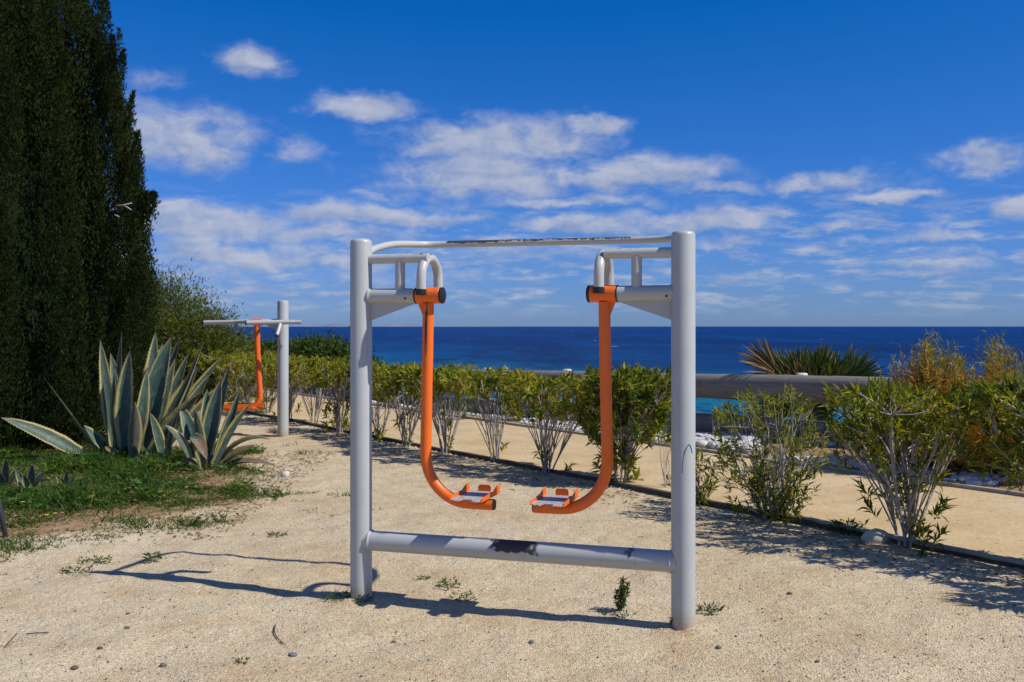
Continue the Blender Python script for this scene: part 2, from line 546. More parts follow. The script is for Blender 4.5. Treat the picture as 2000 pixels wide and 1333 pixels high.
def _sea(t, p):
    P = world_pos(t)
    off = t.vm('DOT_PRODUCT', P, (.818, .575, 0))      # metres offshore
    c = t.ramp(t.ss(off, 30, 300), [(0, (.008, .30, .42)), (.10, (.003, .17, .33)), (.35, (.001, .075, .26)), (1, (.0, .034, .165))])
    far = t.ss(off, 300, 4000)
    c = t.mix(far, c, (.0, .024, .145))
    pat = t.noise(t.vm('MULTIPLY', P, (.010, .012, 1)), 1, 5, .6)
    c = t.mix(t.ss(pat, .38, .68, 0, .6), c, (.0, .018, .095))
    rip = t.noise(t.vm('MULTIPLY', P, (.20, .085, 1)), 1, 8, .78)
    r2 = t.noise(t.vm('MULTIPLY', P, (.045, .0085, 1)), 1, 7, .75)
    r3 = t.noise(t.vm('MULTIPLY', P, (.012, .0016, 1)), 1, 6, .72)
    wv = t.m('ADD', t.m('MULTIPLY', rip, .5), t.m('ADD', t.m('MULTIPLY', r2, .8), t.m('MULTIPLY', r3, .7)))
    c = t.mix(t.ss(wv, 1.0, 1.14, .0, .7), c, (.0, .012, .080))
    c = t.mix(t.ss(wv, .98, .85, .0, .45), c, (.003, .085, .31))
    wc = t.noise(t.vm('MULTIPLY', P, (.10, .03, 1)), 1, 3, .55)
    foam = t.m('MULTIPLY', t.ss(wc, .715, .735), t.ss(t.noise(P, .9, 3), .45, .52))
    c = t.mix(foam, c, (.75, .78, .8))
    b = t.m('ADD', t.noise(t.vm('MULTIPLY', P, (.8, .5, 1)), 1, 5, .65), t.m('MULTIPLY', rip, 3.0))
    setp(t, p, col=c, rough=.42, spec=.04, normal=t.bump(b, 1.0, .9))
M_sea = mat('sea_water', _sea)

def _bark(c0, c1):
    def fn(t, p):
        oc = coords(t)
        n = t.noise(t.vm('MULTIPLY', oc, (1, 1, .3)), 40, 4)
        setp(t, p, col=t.mix(n, c0, c1), rough=.9, spec=.1, normal=t.bump(n, .5, .01))
    return fn
M_stem = mat('pale_stem', _bark((.20, .17, .15), (.52, .48, .46)))
M_bark = mat('brown_bark', _bark((.05, .035, .025), (.16, .115, .08)))
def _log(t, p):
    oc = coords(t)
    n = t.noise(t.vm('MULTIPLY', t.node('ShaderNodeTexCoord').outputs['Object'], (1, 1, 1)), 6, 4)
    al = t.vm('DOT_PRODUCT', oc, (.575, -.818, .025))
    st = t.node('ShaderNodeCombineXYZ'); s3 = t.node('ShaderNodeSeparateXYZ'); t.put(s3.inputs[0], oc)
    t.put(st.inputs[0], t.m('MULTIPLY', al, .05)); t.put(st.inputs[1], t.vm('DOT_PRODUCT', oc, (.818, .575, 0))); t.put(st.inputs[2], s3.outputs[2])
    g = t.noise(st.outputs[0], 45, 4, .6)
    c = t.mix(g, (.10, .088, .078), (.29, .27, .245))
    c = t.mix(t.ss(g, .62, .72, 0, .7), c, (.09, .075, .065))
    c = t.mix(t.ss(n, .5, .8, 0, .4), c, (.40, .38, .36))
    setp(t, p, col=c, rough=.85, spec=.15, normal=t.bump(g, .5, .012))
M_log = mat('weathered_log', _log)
M_board = plain('edging_board', (.085, .07, .055), .9, .1, .4, 18, .5)
M_kerb = plain('pale_edging', (.36, .33, .28), .9, .1, .3, 10, .4)
M_pipe = plain('grey_pipe', (.30, .285, .26), .6, .3, .25, 10)
M_capstone = plain('pale_post_cap', (.62, .58, .48), .8, .2, .2)
M_stone = plain('white_stone', (.54, .52, .485), .85, .2, .42, 7, .4)
M_stone2 = plain('grey_stone', (.36, .35, .335), .85, .2, .3, 9, .4)
M_rock = plain('white_rock', (.58, .52, .42), .9, .15, .2, 14, .5)
M_darkpeb = plain('dark_pebble', (.13, .12, .105), .8, .2, .3, 30, .3)
M_slate = plain('blue_grey_pebble', (.13, .155, .175), .7, .3, .2, 30, .3)
M_twig = plain('dry_twig', (.12, .09, .065), .9, .1, .3)
M_darkbar = plain('dark_blue_metal', (.035, .04, .06), .45)
M_coast = plain('far_hazed_coast', (.17, .21, .29), 1, 0, .3, .0012, 0)  # sky-like blue-grey: the haze of distance is put into the colour

def _agave(t, p):
    u = t.attr('u'); s = t.attr('sl'); r = t.attr('rnd')
    P = world_pos(t)
    wob = t.m('MULTIPLY', t.m('SUBTRACT', t.noise(P, 7, 3), .5), .16)
    uu = t.m('ADD', u, wob)
    n = t.noise(P, 16, 4)
    green = t.mix(n, (.038, .078, .066), (.085, .135, .112))
    green = t.mix(t.m('MULTIPLY', r, .4), green, (.035, .085, .055))
    yel = t.mix(n, (.34, .29, .085), (.48, .43, .17))
    edge0 = t.m('ADD', .52, t.m('MULTIPLY', r, .26))
    c = t.mix(t.ss(uu, edge0, t.m('ADD', edge0, .12)), green, yel)
    line = t.m('MULTIPLY', t.ss(t.noise(t.vm('MULTIPLY', P, (1, 1, .12)), 60, 2), .60, .66), .35)
    c = t.mix(line, c, t.mix(.5, c, (.45, .43, .22)))
    c = t.mix(t.m('MULTIPLY', t.ss(u, .965, .99), .6), c, (.16, .10, .06))
    c = t.mix(t.ss(s, .91, .98), c, (.17, .13, .10))
    dry = t.attr('dry')
    c = t.mix(t.m('MULTIPLY', dry, t.ss(t.m('ADD', n, s), .35, 1.0)), c, t.mix(n, (.10, .06, .035), (.27, .185, .115)))
    scar = t.m('MULTIPLY', t.ss(t.noise(P, 34, 4, .7), .62, .70), .6)
    c = t.mix(scar, c, (.20, .17, .12))
    rib = t.m('SINE', t.m('ADD', t.m('MULTIPLY', s, 26), t.m('MULTIPLY', u, 5)))
    c = t.mix(t.m('MULTIPLY', t.ss(rib, .75, 1.0), .22), c, (.20, .25, .22))
    setp(t, p, col=c, rough=.52, spec=.3, normal=t.bump(t.noise(t.vm('MULTIPLY', P, (1, 1, .2)), 45, 3), .35, .012))
M_agave = mat('variegated_agave_leaf', _agave)

M_oleander = leaf_mat('hedge_leaf', [(0, (.028, .056, .008)), (.22, (.10, .14, .010)), (.55, (.27, .27, .018)), (.92, (.46, .38, .045)), (1, (.40, .19, .04))], .40)
M_oleander_d = leaf_mat('hedge_leaf_green', [(0, (.022, .050, .008)), (.3, (.080, .125, .012)), (.65, (.22, .235, .02)), (1, (.44, .36, .045))], .38)
def _cyp(t, p):
    r = t.attr('rnd'); pl = t.attr('pl')
    nz = t.noise(world_pos(t), 3.5, 3)
    f = t.m('ADD', t.m('MULTIPLY', t.m('POWER', r, 2.0), .50), t.m('ADD', t.m('MULTIPLY', pl, .34), t.m('MULTIPLY', t.m('SUBTRACT', nz, .45), .7)), clamp=True)
    c = t.ramp(f, [(0, (.007, .016, .004)), (.35, (.017, .030, .006)), (.65, (.036, .047, .009)), (.88, (.072, .066, .016)), (1, (.20, .14, .05))])
    setp(t, p, col=c, rough=.75, spec=.1)
    tr = t.node('ShaderNodeBsdfTranslucent'); t.put(tr.inputs[0], c)
    mx = t.node('ShaderNodeMixShader'); mx.inputs[0].default_value = .15
    t.put(mx.inputs[1], p.outputs[0]); t.put(mx.inputs[2], tr.outputs[0])
    return mx.outputs[0]
M_cypress = mat('cypress_spray', _cyp)
M_dark = leaf_mat('dark_bush_leaf', [(0, (.020, .050, .010)), (.5, (.050, .095, .014)), (1, (.12, .155, .022))], .3)
M_mimosa = leaf_mat('mimosa_leaf', [(0, (.040, .062, .010)), (.5, (.095, .12, .016)), (1, (.18, .19, .03))], .3)
M_tamg = leaf_mat('tamarisk_green', [(0, (.11, .13, .018)), (.5, (.22, .21, .03)), (1, (.34, .27, .055))], .42)
M_tamb = leaf_mat('tamarisk_dry', [(0, (.24, .12, .026)), (.5, (.46, .24, .055)), (1, (.58, .36, .11))], .45)
M_palm = leaf_mat('palm_leaf', [(0, (.018, .040, .010)), (.5, (.055, .085, .018)), (.9, (.14, .14, .035)), (1, (.24, .19, .07))], .3)
M_palmdry = leaf_mat('palm_leaf_dry', [(0, (.07, .055, .016)), (.5, (.17, .115, .04)), (1, (.34, .24, .13))], .2)
M_grass = leaf_mat('grass_blade', [(0, (.010, .034, .006)), (.4, (.034, .092, .010)), (.8, (.095, .165, .018)), (1, (.26, .22, .06))], .36)
M_litter = leaf_mat('dry_litter', [(0, (.10, .06, .03)), (.5, (.22, .14, .07)), (1, (.36, .27, .16))], .1)
M_weed = leaf_mat('weed_leaf', [(0, (.02, .05, .008)), (.5, (.05, .10, .012)), (1, (.11, .14, .02))], .3)
M_yellow = plain('yellow_petal', (.75, .55, .02), .6)

# ------------------------------------------------------------------ terrain
NX, NY = .818, .575
def nt(x, y):
    return NX*x+NY*y, NY*x-NX*y
def from_nt(n, t):
    return np.array([NX*n+NY*t, NY*n-NX*t])
def rail_base(t):
    return np.clip(.10+.0247*(t+5.15), -.85, .35)
def ground_z(x, y, rough=True):
    x = np.asarray(x, float); y = np.asarray(y, float)
    n, t = nt(x, y)
    z = np.zeros_like(n)
    z = np.where(n > 5.93, .018, z)
    k = sstep(8.3, 9.5, n)
    z = z*(1-k)+rail_base(t)*k
    drop = sstep(10.6, 18, n)
    z = z-drop*9.0
    und = (vnoise(x*.9, y*.9, 1)-.5)*.04+(vnoise(x*3.3+9, y*3.3, 2)-.5)*.022
    if rough:
        und = und+(vnoise(x*9, y*9, 3)-.5)*.014+(vnoise(x*23, y*23, 4)-.5)*.006
    edge = 1-sstep(5.3, 5.8, n)*(1-sstep(8.4, 9.0, n))
    amp = edge
    # worn dips at the machine feet stay level
    for fx, fy in ((-.80, 5.28), (.82, 4.76)):
        amp = amp*sstep(.05, .5, np.hypot(x-fx, y-fy))
    heap = 0
    for fx, fy in ((-.80, 5.28), (.82, 4.76)):      # grit heaped against the posts
        rr_ = np.hypot(x-fx, y-fy)
        heap = heap+(.020+.03*(vnoise(x*14, y*14, 8)-.4))*np.exp(-(rr_/.12)**2)
    return z+und*amp+heap

GRASS_POLY = np.array([(-9, 5.3), (-3.6, 6.1), (-3.0, 6.8), (-2.6, 7.4), (-2.3, 7.85), (-2.0, 8.35), (-2.25, 9.3), (-2.65, 10.6), (-2.9, 11.8), (-9, 12.5)])
def poly_sd(x, y, poly):
    """signed distance, positive inside"""
    x = np.asarray(x, float); y = np.asarray(y, float)
    inside = np.zeros(x.shape, bool); d = np.full(x.shape, 1e9)
    for i in range(len(poly)):
        ax, ay = poly[i]; bx, by = poly[(i+1) % len(poly)]
        cond = ((ay > y) != (by > y)) & (x < (bx-ax)*(y-ay)/((by-ay) if by != ay else 1e-9)+ax)
        inside ^= cond
        ex, ey = bx-ax, by-ay
        k = np.clip(((x-ax)*ex+(y-ay)*ey)/(ex*ex+ey*ey), 0, 1)
        d = np.minimum(d, np.hypot(x-ax-k*ex, y-ay-k*ey))
    return np.where(inside, d, -d)

def ground_pt(px, py, iters=4):
    """where the ground lies along the ray through a point of the picture"""
    z = 0.0
    for _ in range(iters):
        Y = (EYE-z)*FPX/(py-638)
        X = (px-1000)/FPX*Y
        z = float(ground_z(X, Y))
    return np.array([X, Y, z])

def grid(xs, ys, zf):
    X, Y = np.meshgrid(xs, ys, indexing='ij')
    Z = zf(X, Y)
    V = np.stack([X, Y, Z], -1).reshape(-1, 3)
    nx, ny = len(xs), len(ys)
    i = np.arange(nx-1)[:, None]*ny; j = np.arange(ny-1)[None]
    F = np.stack([i+j, i+ny+j, i+ny+j+1, i+j+1], -1).reshape(-1, 4)
    return V, F
xs = np.unique(np.concatenate([np.linspace(-160, -12, 38), np.linspace(-12, -5, 50), np.arange(-5, 5, .035), np.linspace(5, 14, 60), np.linspace(14, 60, 24)]))
ys = np.unique(np.concatenate([np.linspace(-60, 2, 26), np.arange(2.2, 10.5, .035), np.linspace(10.5, 24, 150), np.linspace(24, 120, 60)]))
gm = MB()
gv, gf = grid(xs, ys, ground_z)
sd = poly_sd(gv[:, 0], gv[:, 1], GRASS_POLY)
soil = .8*sstep(-.45, .6, sd)
nn_, tt_ = nt(gv[:, 0], gv[:, 1])
soil = np.maximum(soil, sstep(9.2, 10.2, nn_))
soil = np.maximum(soil, .42*sstep(.45, .0, np.abs(nn_-5.75)))
for fx, fy in ((-.80, 5.28), (.82, 4.76), (.55, 5.0), (-.25, 5.5)):
    soil = np.maximum(soil, .45*np.exp(-((gv[:, 0]-fx)**2+(gv[:, 1]-fy)**2)/.09))
gm.add(gv, gf, soil=soil)
tag(build(gm, 'ground', M_ground), 'pale sandy gravel ground under the exercise machines', kind='structure')

pm = MB()
ts = np.arange(-36, 6, .25); ns = np.array([5.99, 6.3, 6.9, 7.5, 8.0, 8.235])
PX = NX*ns[None]+NY*ts[:, None]; PY = NY*ns[None]-NX*ts[:, None]
PZ = .030+(vnoise(PX*1.3, PY*1.3, 11)-.5)*.012*np.array([0, .6, 1, 1, .6, 0])
pv_ = np.stack([PX, PY, PZ], -1).reshape(-1, 3)
i = np.arange(len(ts)-1)[:, None]*len(ns); j = np.arange(len(ns)-1)[None]
pm.add(pv_, np.stack([i+j, i+j+1, i+len(ns)+j+1, i+len(ns)+j], -1).reshape(-1, 4))
tag(build(pm, 'path', M_path), 'yellow sand footpath running between hedge and stone bed', kind='structure')

def strip_along(n_c, wd, h, z0, t0, t1, wob=.0, seed=0, step=.3):
    """a low board with a rounded wavering line"""
    m = MB()
    ts = np.arange(t0, t1, step)
    nn = n_c+(vnoise(ts*.7, ts*0+seed, seed+20)-.5)*wob
    hz = h+(vnoise(ts*1.3, ts*0+seed, seed+21)-.5)*.012
    prof = [(-wd/2, -.08), (-wd/2, 1), (wd/2, 1), (wd/2, -.08)]
    V = []
    for k, tk in enumerate(ts):
        for a, b in prof:
            x, y = from_nt(nn[k]+a, tk)
            V.append((x, y, z0+(hz[k] if b == 1 else b)))
    F = []
    for k in range(len(ts)-1):
        for q in range(3):
            F.append((k*4+q, k*4+q+1, k*4+4+q+1, k*4+4+q))
    m.add(V, F)
    return m
o = build(strip_along(5.955, .050, .042, 0, -36, 6, .05, 1), 'edging_board', M_board, smooth=False)
tag(o, 'low dark timber edging between gravel and sand path', kind='structure')
o = build(strip_along(8.27, .05, .060, .0, -36, 6, .05, 2), 'path_kerb', M_kerb, smooth=False)
tag(o, 'thin pale edging between sand path and white stones', kind='structure')

# sea
sm = MB()
sm.add([(-60000, -200, -6.2), (60000, -200, -6.2), (60000, 60000, -6.2), (-60000, 60000, -6.2)], np.array([[0, 1, 2, 3]]))
tag(build(sm, 'sea', M_sea), 'deep blue sea turning turquoise towards the shore', kind='structure')
# far coast on the horizon
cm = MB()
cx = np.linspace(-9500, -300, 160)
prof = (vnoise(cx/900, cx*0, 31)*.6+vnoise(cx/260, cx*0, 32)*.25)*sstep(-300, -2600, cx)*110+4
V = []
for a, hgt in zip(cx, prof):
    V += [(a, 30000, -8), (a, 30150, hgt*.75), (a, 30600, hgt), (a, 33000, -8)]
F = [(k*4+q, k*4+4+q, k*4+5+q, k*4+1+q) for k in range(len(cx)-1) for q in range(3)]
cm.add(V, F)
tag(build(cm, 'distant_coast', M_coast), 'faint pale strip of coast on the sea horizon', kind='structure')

# ------------------------------------------------------------------ the air walker in front
A = np.array([-.80, 5.28, 0]); B_LEN = 1.70
def fr(u, v, z):
    return A+U*u+Vv*v+ZZ*z
aw = thing('air_walker', 'large grey and orange twin swing air walker frame in the foreground', 'exercise machine', tuple(A))
RP = .0575
def post(u, top, name='post'):
    c = fr(u, 0, 0)
    prof = [(-.12, RP), (top-.022, RP), (top-.012, RP-.003), (top-.004, RP-.012), (top, RP-.028), (top+.001, .004)]
    m = MB()
    m.tube([c+ZZ*z for z, r in prof], [r for z, r in prof], 40)
    return m
p1 = build(post(0, 1.915), 'post', M_grey, aw, 'auto')
p2 = build(post(B_LEN, 1.908), 'post', M_grey, aw, 'auto')
def weld(c, d, r):
    m = MB()
    P = [np.asarray(c)-np.asarray(d)*.010, np.asarray(c), np.asarray(c)+np.asarray(d)*.010]
    m.tube(P, [r+.001, r+.006, r+.001], 28)
    return m
m = MB(); m.tube([fr(.03, 0, .318), fr(.45, 0, .319), fr(.9, 0, .32), fr(1.3, 0, .321), fr(B_LEN-.03, 0, .322)], .052, 32)
bb = build(m, 'base_bar', M_base, aw, 'auto')
# curved hand rail, bowed away behind the frame
hp = [fr(.035, .02, 1.845), fr(.045, .10, 1.872), fr(.06, .26, 1.903), fr(.09, .43, 1.918), fr(.16, .545, 1.923), fr(.30, .585, 1.925)]
hp2 = [fr(B_LEN-.30, .585, 1.920), fr(B_LEN-.16, .545, 1.918), fr(B_LEN-.09, .43, 1.912), fr(B_LEN-.06, .26, 1.90), fr(B_LEN-.045, .10, 1.872), fr(B_LEN-.035, .02, 1.845)]
m = MB(); m.tube(np.vstack([smooth_path(hp, 40), smooth_path(hp2, 40)]), .0195, 20)
build(m, 'hand_rail', M_topbar, aw, 'auto')
def side_arm(sgn):
    q = (lambda u: u) if sgn > 0 else (lambda u: B_LEN-u)
    m = MB(); m.tube([fr(q(.03), 0, 1.61), fr(q(.325), 0, 1.61)], .039, 28)
    arm = build(m, 'lower_arm', M_grey, aw, 'auto')
    build(weld(fr(q(.055), 0, 1.61), U*sgn, .039), 'weld_bead', M_grey, arm, 'auto')
    s = fr(q(.27 if sgn > 0 else .075), -.036, 1.595)
    m = MB(); m.tube([s, s-Vv*.005], [.006, .005], 12)
    build(m, 'drain_hole', M_black, arm)
    m = MB(); m.tube([fr(q(.03), 0, 1.805), fr(q(.385), 0, 1.805)], .0255, 24)
    build(m, 'upper_arm', M_handle, aw, 'auto')
    m = MB(); m.tube([fr(q(.225), 0, 1.64), fr(q(.225), 0, 1.79)], .026, 22)
    build(m, 'strut', M_grey, aw, 'auto')
    m = MB(); m.prism([fr(q(.05), 0, 1.585), fr(q(.30), 0, 1.580), fr(q(.32), 0, 1.572), fr(q(.05), 0, 1.478)], Vv*.008)
    build(m, 'gusset', M_grey, aw, False)
    # hoop handle across the arm
    ru = .362 if sgn > 0 else .403
    vo = .075
    P = [fr(q(ru), vo-.118, 1.615), fr(q(ru), vo-.118, 1.66), fr(q(ru), vo-.116, 1.70)]
    P += list(fr(q(ru), vo, 1.70)+np.array([Vv*math.cos(a)*.116+ZZ*math.sin(a)*.108 for a in np.linspace(math.pi, 0, 22)]))
    P += [fr(q(ru), vo+.118, 1.66), fr(q(ru), vo+.118, 1.615)]
    m = MB(); m.tube(P, .0250, 22)
    h = build(m, 'handle', M_handle, aw, 'auto')
    for s_ in (-1, 1):
        m = MB(); c = fr(q(ru), vo+.118*s_, 1.620)
        m.tube([c+ZZ*.022, c+ZZ*.020, c-ZZ*.006, c-ZZ*.009], [.0262, .0285, .0285, .024], 22)
        build(m, 'end_cap', M_black, h, 'auto')
    # the swinging leg
    out = -.012*1
    leg_pts = [fr(q(.385), 0, 1.57), fr(q(.378), 0, 1.2), fr(q(.370), 0, .80)]
    bend = [fr(q(.370)+0, 0, .80)]
    Rb = .235
    cu = .370+Rb
    arcp = [fr(q(cu-Rb*math.cos(a)), 0, .79-Rb*1.04*math.sin(a)) for a in np.linspace(0, math.pi/2, 18)]
    tail = [fr(q(.66), 0, .545), fr(q(.742), 0, .545)]
    m = MB()
    dens = [leg_pts[0]+(leg_pts[1]-leg_pts[0])*k for k in np.linspace(0, 1, 6, endpoint=False)] + \
           [leg_pts[1]+(leg_pts[2]-leg_pts[1])*k for k in np.linspace(0, 1, 6, endpoint=False)]
    m.tube(np.vstack([dens, arcp, tail]), .0290, 24)
    lg = build(m, 'swing_leg', M_orange_scr if sgn > 0 else M_orange, aw, 'auto')
    m = MB(); m.tube([fr(q(.322), 0, 1.61), fr(q(.325), 0, 1.61), fr(q(.452), 0, 1.61), fr(q(.455), 0, 1.61)], [.040, .0425, .0425, .040], 30)
    build(m, 'pivot_hub', M_orange, lg, 'auto')
    m = MB(); m.tube([fr(q(.4555), 0, 1.61), fr(q(.466), 0, 1.61), fr(q(.470), 0, 1.61)], [.0425, .0425, .036], 28)
    build(m, 'hub_cap', M_black, lg, 'auto')
    m = MB(); m.tube([fr(q(.3165), 0, 1.61), fr(q(.3215), 0, 1.61)], .0435, 28)
    build(m, 'hub_ring', M_black, lg, 'auto')
    m = MB()
    a_, b_ = .325, .352
    m.prism([fr(q(.328), 0, 1.572), fr(q(.385), 0, 1.572), fr(q(.385), 0, 1.48), fr(q(.356), 0, 1.505)], Vv*.012)
    build(m, 'gusset', M_orange, lg, False)
    m = MB(); m.tube([fr(q(.742), 0, .545), fr(q(.748), 0, .545)], [.0270, .0265], 22)
    build(m, 'end_cap', M_black, lg, 'auto')
    # foot plate with bent-up flanges
    z0 = .582
    u0, u1, v0, v1 = .555, .725, -.155, .150
    c = .035
    poly = [(u0, v0+.03), (u0+.03, v0), (u0+.05, v0), (u0+.06, v0+.045), (u1-.06, v0+.045), (u1-.05, v0), (u1-.03, v0), (u1, v0+.03), (u1, v1), (u0, v1)]
    m = MB(); m.prism([fr(q(a), b, z0) for a, b in poly], ZZ*.005)
    pl = build(m, 'foot_plate', M_plate, lg, False)
    for ue in (u0, u1):
        fl = [(-.135, .0), (-.12, .018), (.0, .024), (.05, .026), (.105, .046), (.130, .049), (.148, .044), (.150, .0)]
        m = MB(); m.prism([fr(q(ue), b, z0-.003+h_) for b, h_ in fl], U*.005)
        build(m, 'side_flange', M_orange, pl, False)
    m = MB(); m.prism([fr(q(a), v1+.003, z0-.003+h_) for a, h_ in ((u0+.05, 0), (u0+.05, .030), (u0+.060, .040), (u1-.060, .040), (u1-.05, .030), (u1-.05, 0))], Vv*.005)
    build(m, 'toe_stop', M_orange, pl, False)
    m = MB(); m.prism([fr(q(a), v0+.048, z0-.004-h_) for a, h_ in ((u0+.055, 0), (u0+.065, .026), (u1-.065, .026), (u1-.055, 0))], Vv*.005)
    build(m, 'heel_tab', M_orange, pl, False)
    m = MB(); m.box(fr(q((u0+u1)/2), 0, .574), (.10, .05, .013), np.array([U, Vv, ZZ]))
    build(m, 'mount', M_orange, pl, False)
side_arm(1)
side_arm(-1)
build(weld(fr(.058, 0, .318), U, .052), 'weld_bead', M_grey, p1, 'auto')
build(weld(fr(B_LEN-.058, 0, .322), U, .052), 'weld_bead', M_grey, p2, 'auto')
# hooked pen mark on the right post
c2 = fr(B_LEN, 0, 0)
mk = []
right = np.array([1.0, 0, 0]); tocam = np.array([0, -1.0, 0])
for px, py in ((1329, 922), (1330, 903), (1333, 886), (1337, 874), (1342, 867), (1346, 872), (1349, 884)):
    s_ = (px-1335)/408/RP
    z_ = EYE-(py-638)/410
    mk.append(c2+RP*1.004*(right*s_+tocam*math.sqrt(1-s_*s_))+ZZ*z_)
m = MB(); m.tube(smooth_path(mk, 30), .0024, 6)
o = build(m, 'scratch', M_scratch, p2); o['label'] = 'dark hooked scratch on the post'

# ------------------------------------------------------------------ second machine further back
g2 = np.array([-3.03, 13.17, 0.0]); g2[2] = float(ground_z(g2[0], g2[1]))
sw = thing('pendulum_machine', 'smaller grey post exercise machine with orange swing bar behind the agave', 'exercise machine', tuple(g2))
def at(px, py, Y):
    return np.array([(px-1000)/FPX*Y, Y, EYE-(py-638)/FPX*Y])
Y2 = 13.17
m = MB(); t2 = at(550, 587, Y2)[2]; r2 = .073
m.tube([g2-ZZ*.1, np.array([*g2[:2], t2-.03]), np.array([*g2[:2], t2-.01]), np.array([*g2[:2], t2]), np.array([*g2[:2], t2+.001])], [r2, r2, r2-.008, r2-.03, .004], 28)
build(m, 'post', M_grey, sw, 'auto')
m = MB(); m.tube([at(545, 629, Y2), at(492, 629.5, Y2)], .040, 18)
build(m, 'beam', M_grey, sw, 'auto')
m = MB(); m.prism([at(544, 634, Y2), at(517, 634, Y2), at(544, 646, Y2)], np.array([0, .012, 0]))
build(m, 'gusset', M_grey, sw, False)
def bar2(P, r, name='handle_bar'):
    m = MB(); m.tube(P, r, 16)
    o_ = build(m, name, M_handle, sw, 'auto')
    d = unit(np.asarray(P[0])-np.asarray(P[1]))
    m = MB(); m.tube([np.asarray(P[0]), np.asarray(P[0])+d*.02], r*1.06, 16); build(m, 'end_cap', M_black, o_, 'auto')
    return o_
bar2([at(399, 630.5, Y2+.22), at(440, 630, Y2+.20), at(484, 628.5, Y2+.12)], .029)
bar2([at(482, 631, Y2-.30), at(588, 629, Y2-.20)], .030)
bar2([at(466, 652, Y2+.10), at(459, 631, Y2+.20)], .024, 'grip_stub')
bar2([at(541, 655, Y2-.36), at(548, 632, Y2-.24)], .024, 'grip_stub')
m = MB(); m.tube([at(520, 630, Y2-.27), at(520, 629, Y2+.0)], .022, 12); build(m, 'bracket', M_grey, sw, 'auto')
m = MB(); m.tube([at(450, 630, Y2+.20), at(497, 628, Y2+.0)], .022, 12); build(m, 'bracket', M_grey, sw, 'auto')
m = MB(); m.tube(smooth_path([at(502, 632, Y2), at(503, 680, Y2), at(506, 740, Y2), at(508, 772, Y2), at(504, 786, Y2), at(494, 795, Y2), at(478, 798, Y2), at(440, 800, Y2-.05)], 56), .037, 18)
lg2 = build(m, 'swing_leg', M_orange, sw, 'auto')
m = MB(); m.tube([at(493, 629.5, Y2), at(513, 629.5, Y2)], .047, 20); build(m, 'pivot_hub', M_orange, lg2, 'auto')
for dy_, a0, a1 in ((-.16, 437, 497), (.14, 440, 512)):
    m = MB(); m.box((at(a0, 797, Y2+dy_)+at(a1, 797, Y2+dy_))/2, ((a1-a0)/FPX*Y2, .20, .012)); pf = build(m, 'foot_plate', M_orange, lg2, False, bevel=.003)
    m = MB(); m.box((at(a0, 797, Y2+dy_)+at(a1, 797, Y2+dy_))/2+np.array([0, .1*np.sign(dy_), .03]), ((a1-a0)/FPX*Y2, .008, .055)); build(m, 'side_flange', M_orange, pf, False)

# ------------------------------------------------------------------ log barrier
bar = thing('log_barrier', 'heavy two rail barrier of weathered grey logs above the shore', 'barrier', (*from_nt(9.85, -9.2), 0))
edges = [6.2]
k = 0
while edges[-1] > -40:
    edges.append(edges[-1]-(4.55+.25*math.sin(k*2.1))); k += 1
for lvl, (zc, r) in enumerate(((.655, .165), (.125, .160))):
    for k in range(len(edges)-1):
        t0, t1 = edges[k]-.006, edges[k+1]+.006
        ts = np.linspace(t0, t1, 9)
        P = np.array([[*from_nt(9.85, t_), rail_base(t_)+zc] for t_ in ts])
        rr = r*(1+.03*np.sin(ts*1.7+lvl*2+k))
        m = MB(); m.tube(P, rr, 22)
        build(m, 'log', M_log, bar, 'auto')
for tp in np.arange(-38.6, 6, 2.35):
    x, y = from_nt(10.06, tp)
    b0 = rail_base(tp)
    m = MB(); m.tube([(x, y, b0-.4), (x, y, b0+.80)], .075, 14)
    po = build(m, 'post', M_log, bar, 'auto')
    m = MB(); m.tube([(x, y, b0+.80), (x, y, b0+.825), (x, y, b0+.842)], [.070, .074, .060], 9)
    build(m, 'cap', M_capstone, po, 'auto')

# ------------------------------------------------------------------ irrigation pipe beside the edging
pts = []
for px, py in ((1560, 1003), (1640, 1020), (1720, 1036), (1800, 1053), (1880, 1068), (1960, 1084), (2080, 1108)):
    Y = (EYE-.075)*FPX/(py-638); pts.append(((px-1000)/FPX*Y, Y, .05))
m = MB(); m.tube(smooth_path(pts, 50), .016, 10)
tag(build(m, 'irrigation_pipe', M_pipe, org=pts[0]), 'grey pipe lying along the path side of the edging', 'pipe')

# ------------------------------------------------------------------ stones
def rock_verts(rs, sx, sy, sz, sub=2):
    bpyv = ICO[0].copy()
    d = 1+rs.normal(size=len(bpyv))*.10
    f = rs.normal(size=3)
    d = d*(1+.15*np.tanh(bpyv@f))
    return bpyv*d[:, None]*np.array([sx, sy, sz])
def ico():
    t_ = (1+5**.5)/2
    V = unit(np.array([(-1,t_,0),(1,t_,0),(-1,-t_,0),(1,-t_,0),(0,-1,t_),(0,1,t_),(0,-1,-t_),(0,1,-t_),(t_,0,-1),(t_,0,1),(-t_,0,-1),(-t_,0,1)], float))
    F = np.array([(0,11,5),(0,5,1),(0,1,7),(0,7,10),(0,10,11),(1,5,9),(5,11,4),(11,10,2),(10,7,6),(7,1,8),(3,9,4),(3,4,2),(3,2,6),(3,6,8),(3,8,9),(4,9,5),(2,4,11),(6,2,10),(8,6,7),(9,8,1)])
    def sub(V, F):
        V = list(map(tuple, V)); mid = {}; out = []
        def mp(a, b):
            k = (min(a, b), max(a, b))
            if k not in mid:
                mid[k] = len(V); V.append(tuple(unit((np.array(V[a])+np.array(V[b]))/2)))
            return mid[k]
        for a, b, c in F:
            ab, bc, ca = mp(a, b), mp(b, c), mp(c, a)
            out += [(a, ab, ca), (b, bc, ab), (c, ca, bc), (ab, bc, ca)]
        return np.array(V), np.array(out)
    return (V, F), sub(V, F)
ICO0, ICO = ico()
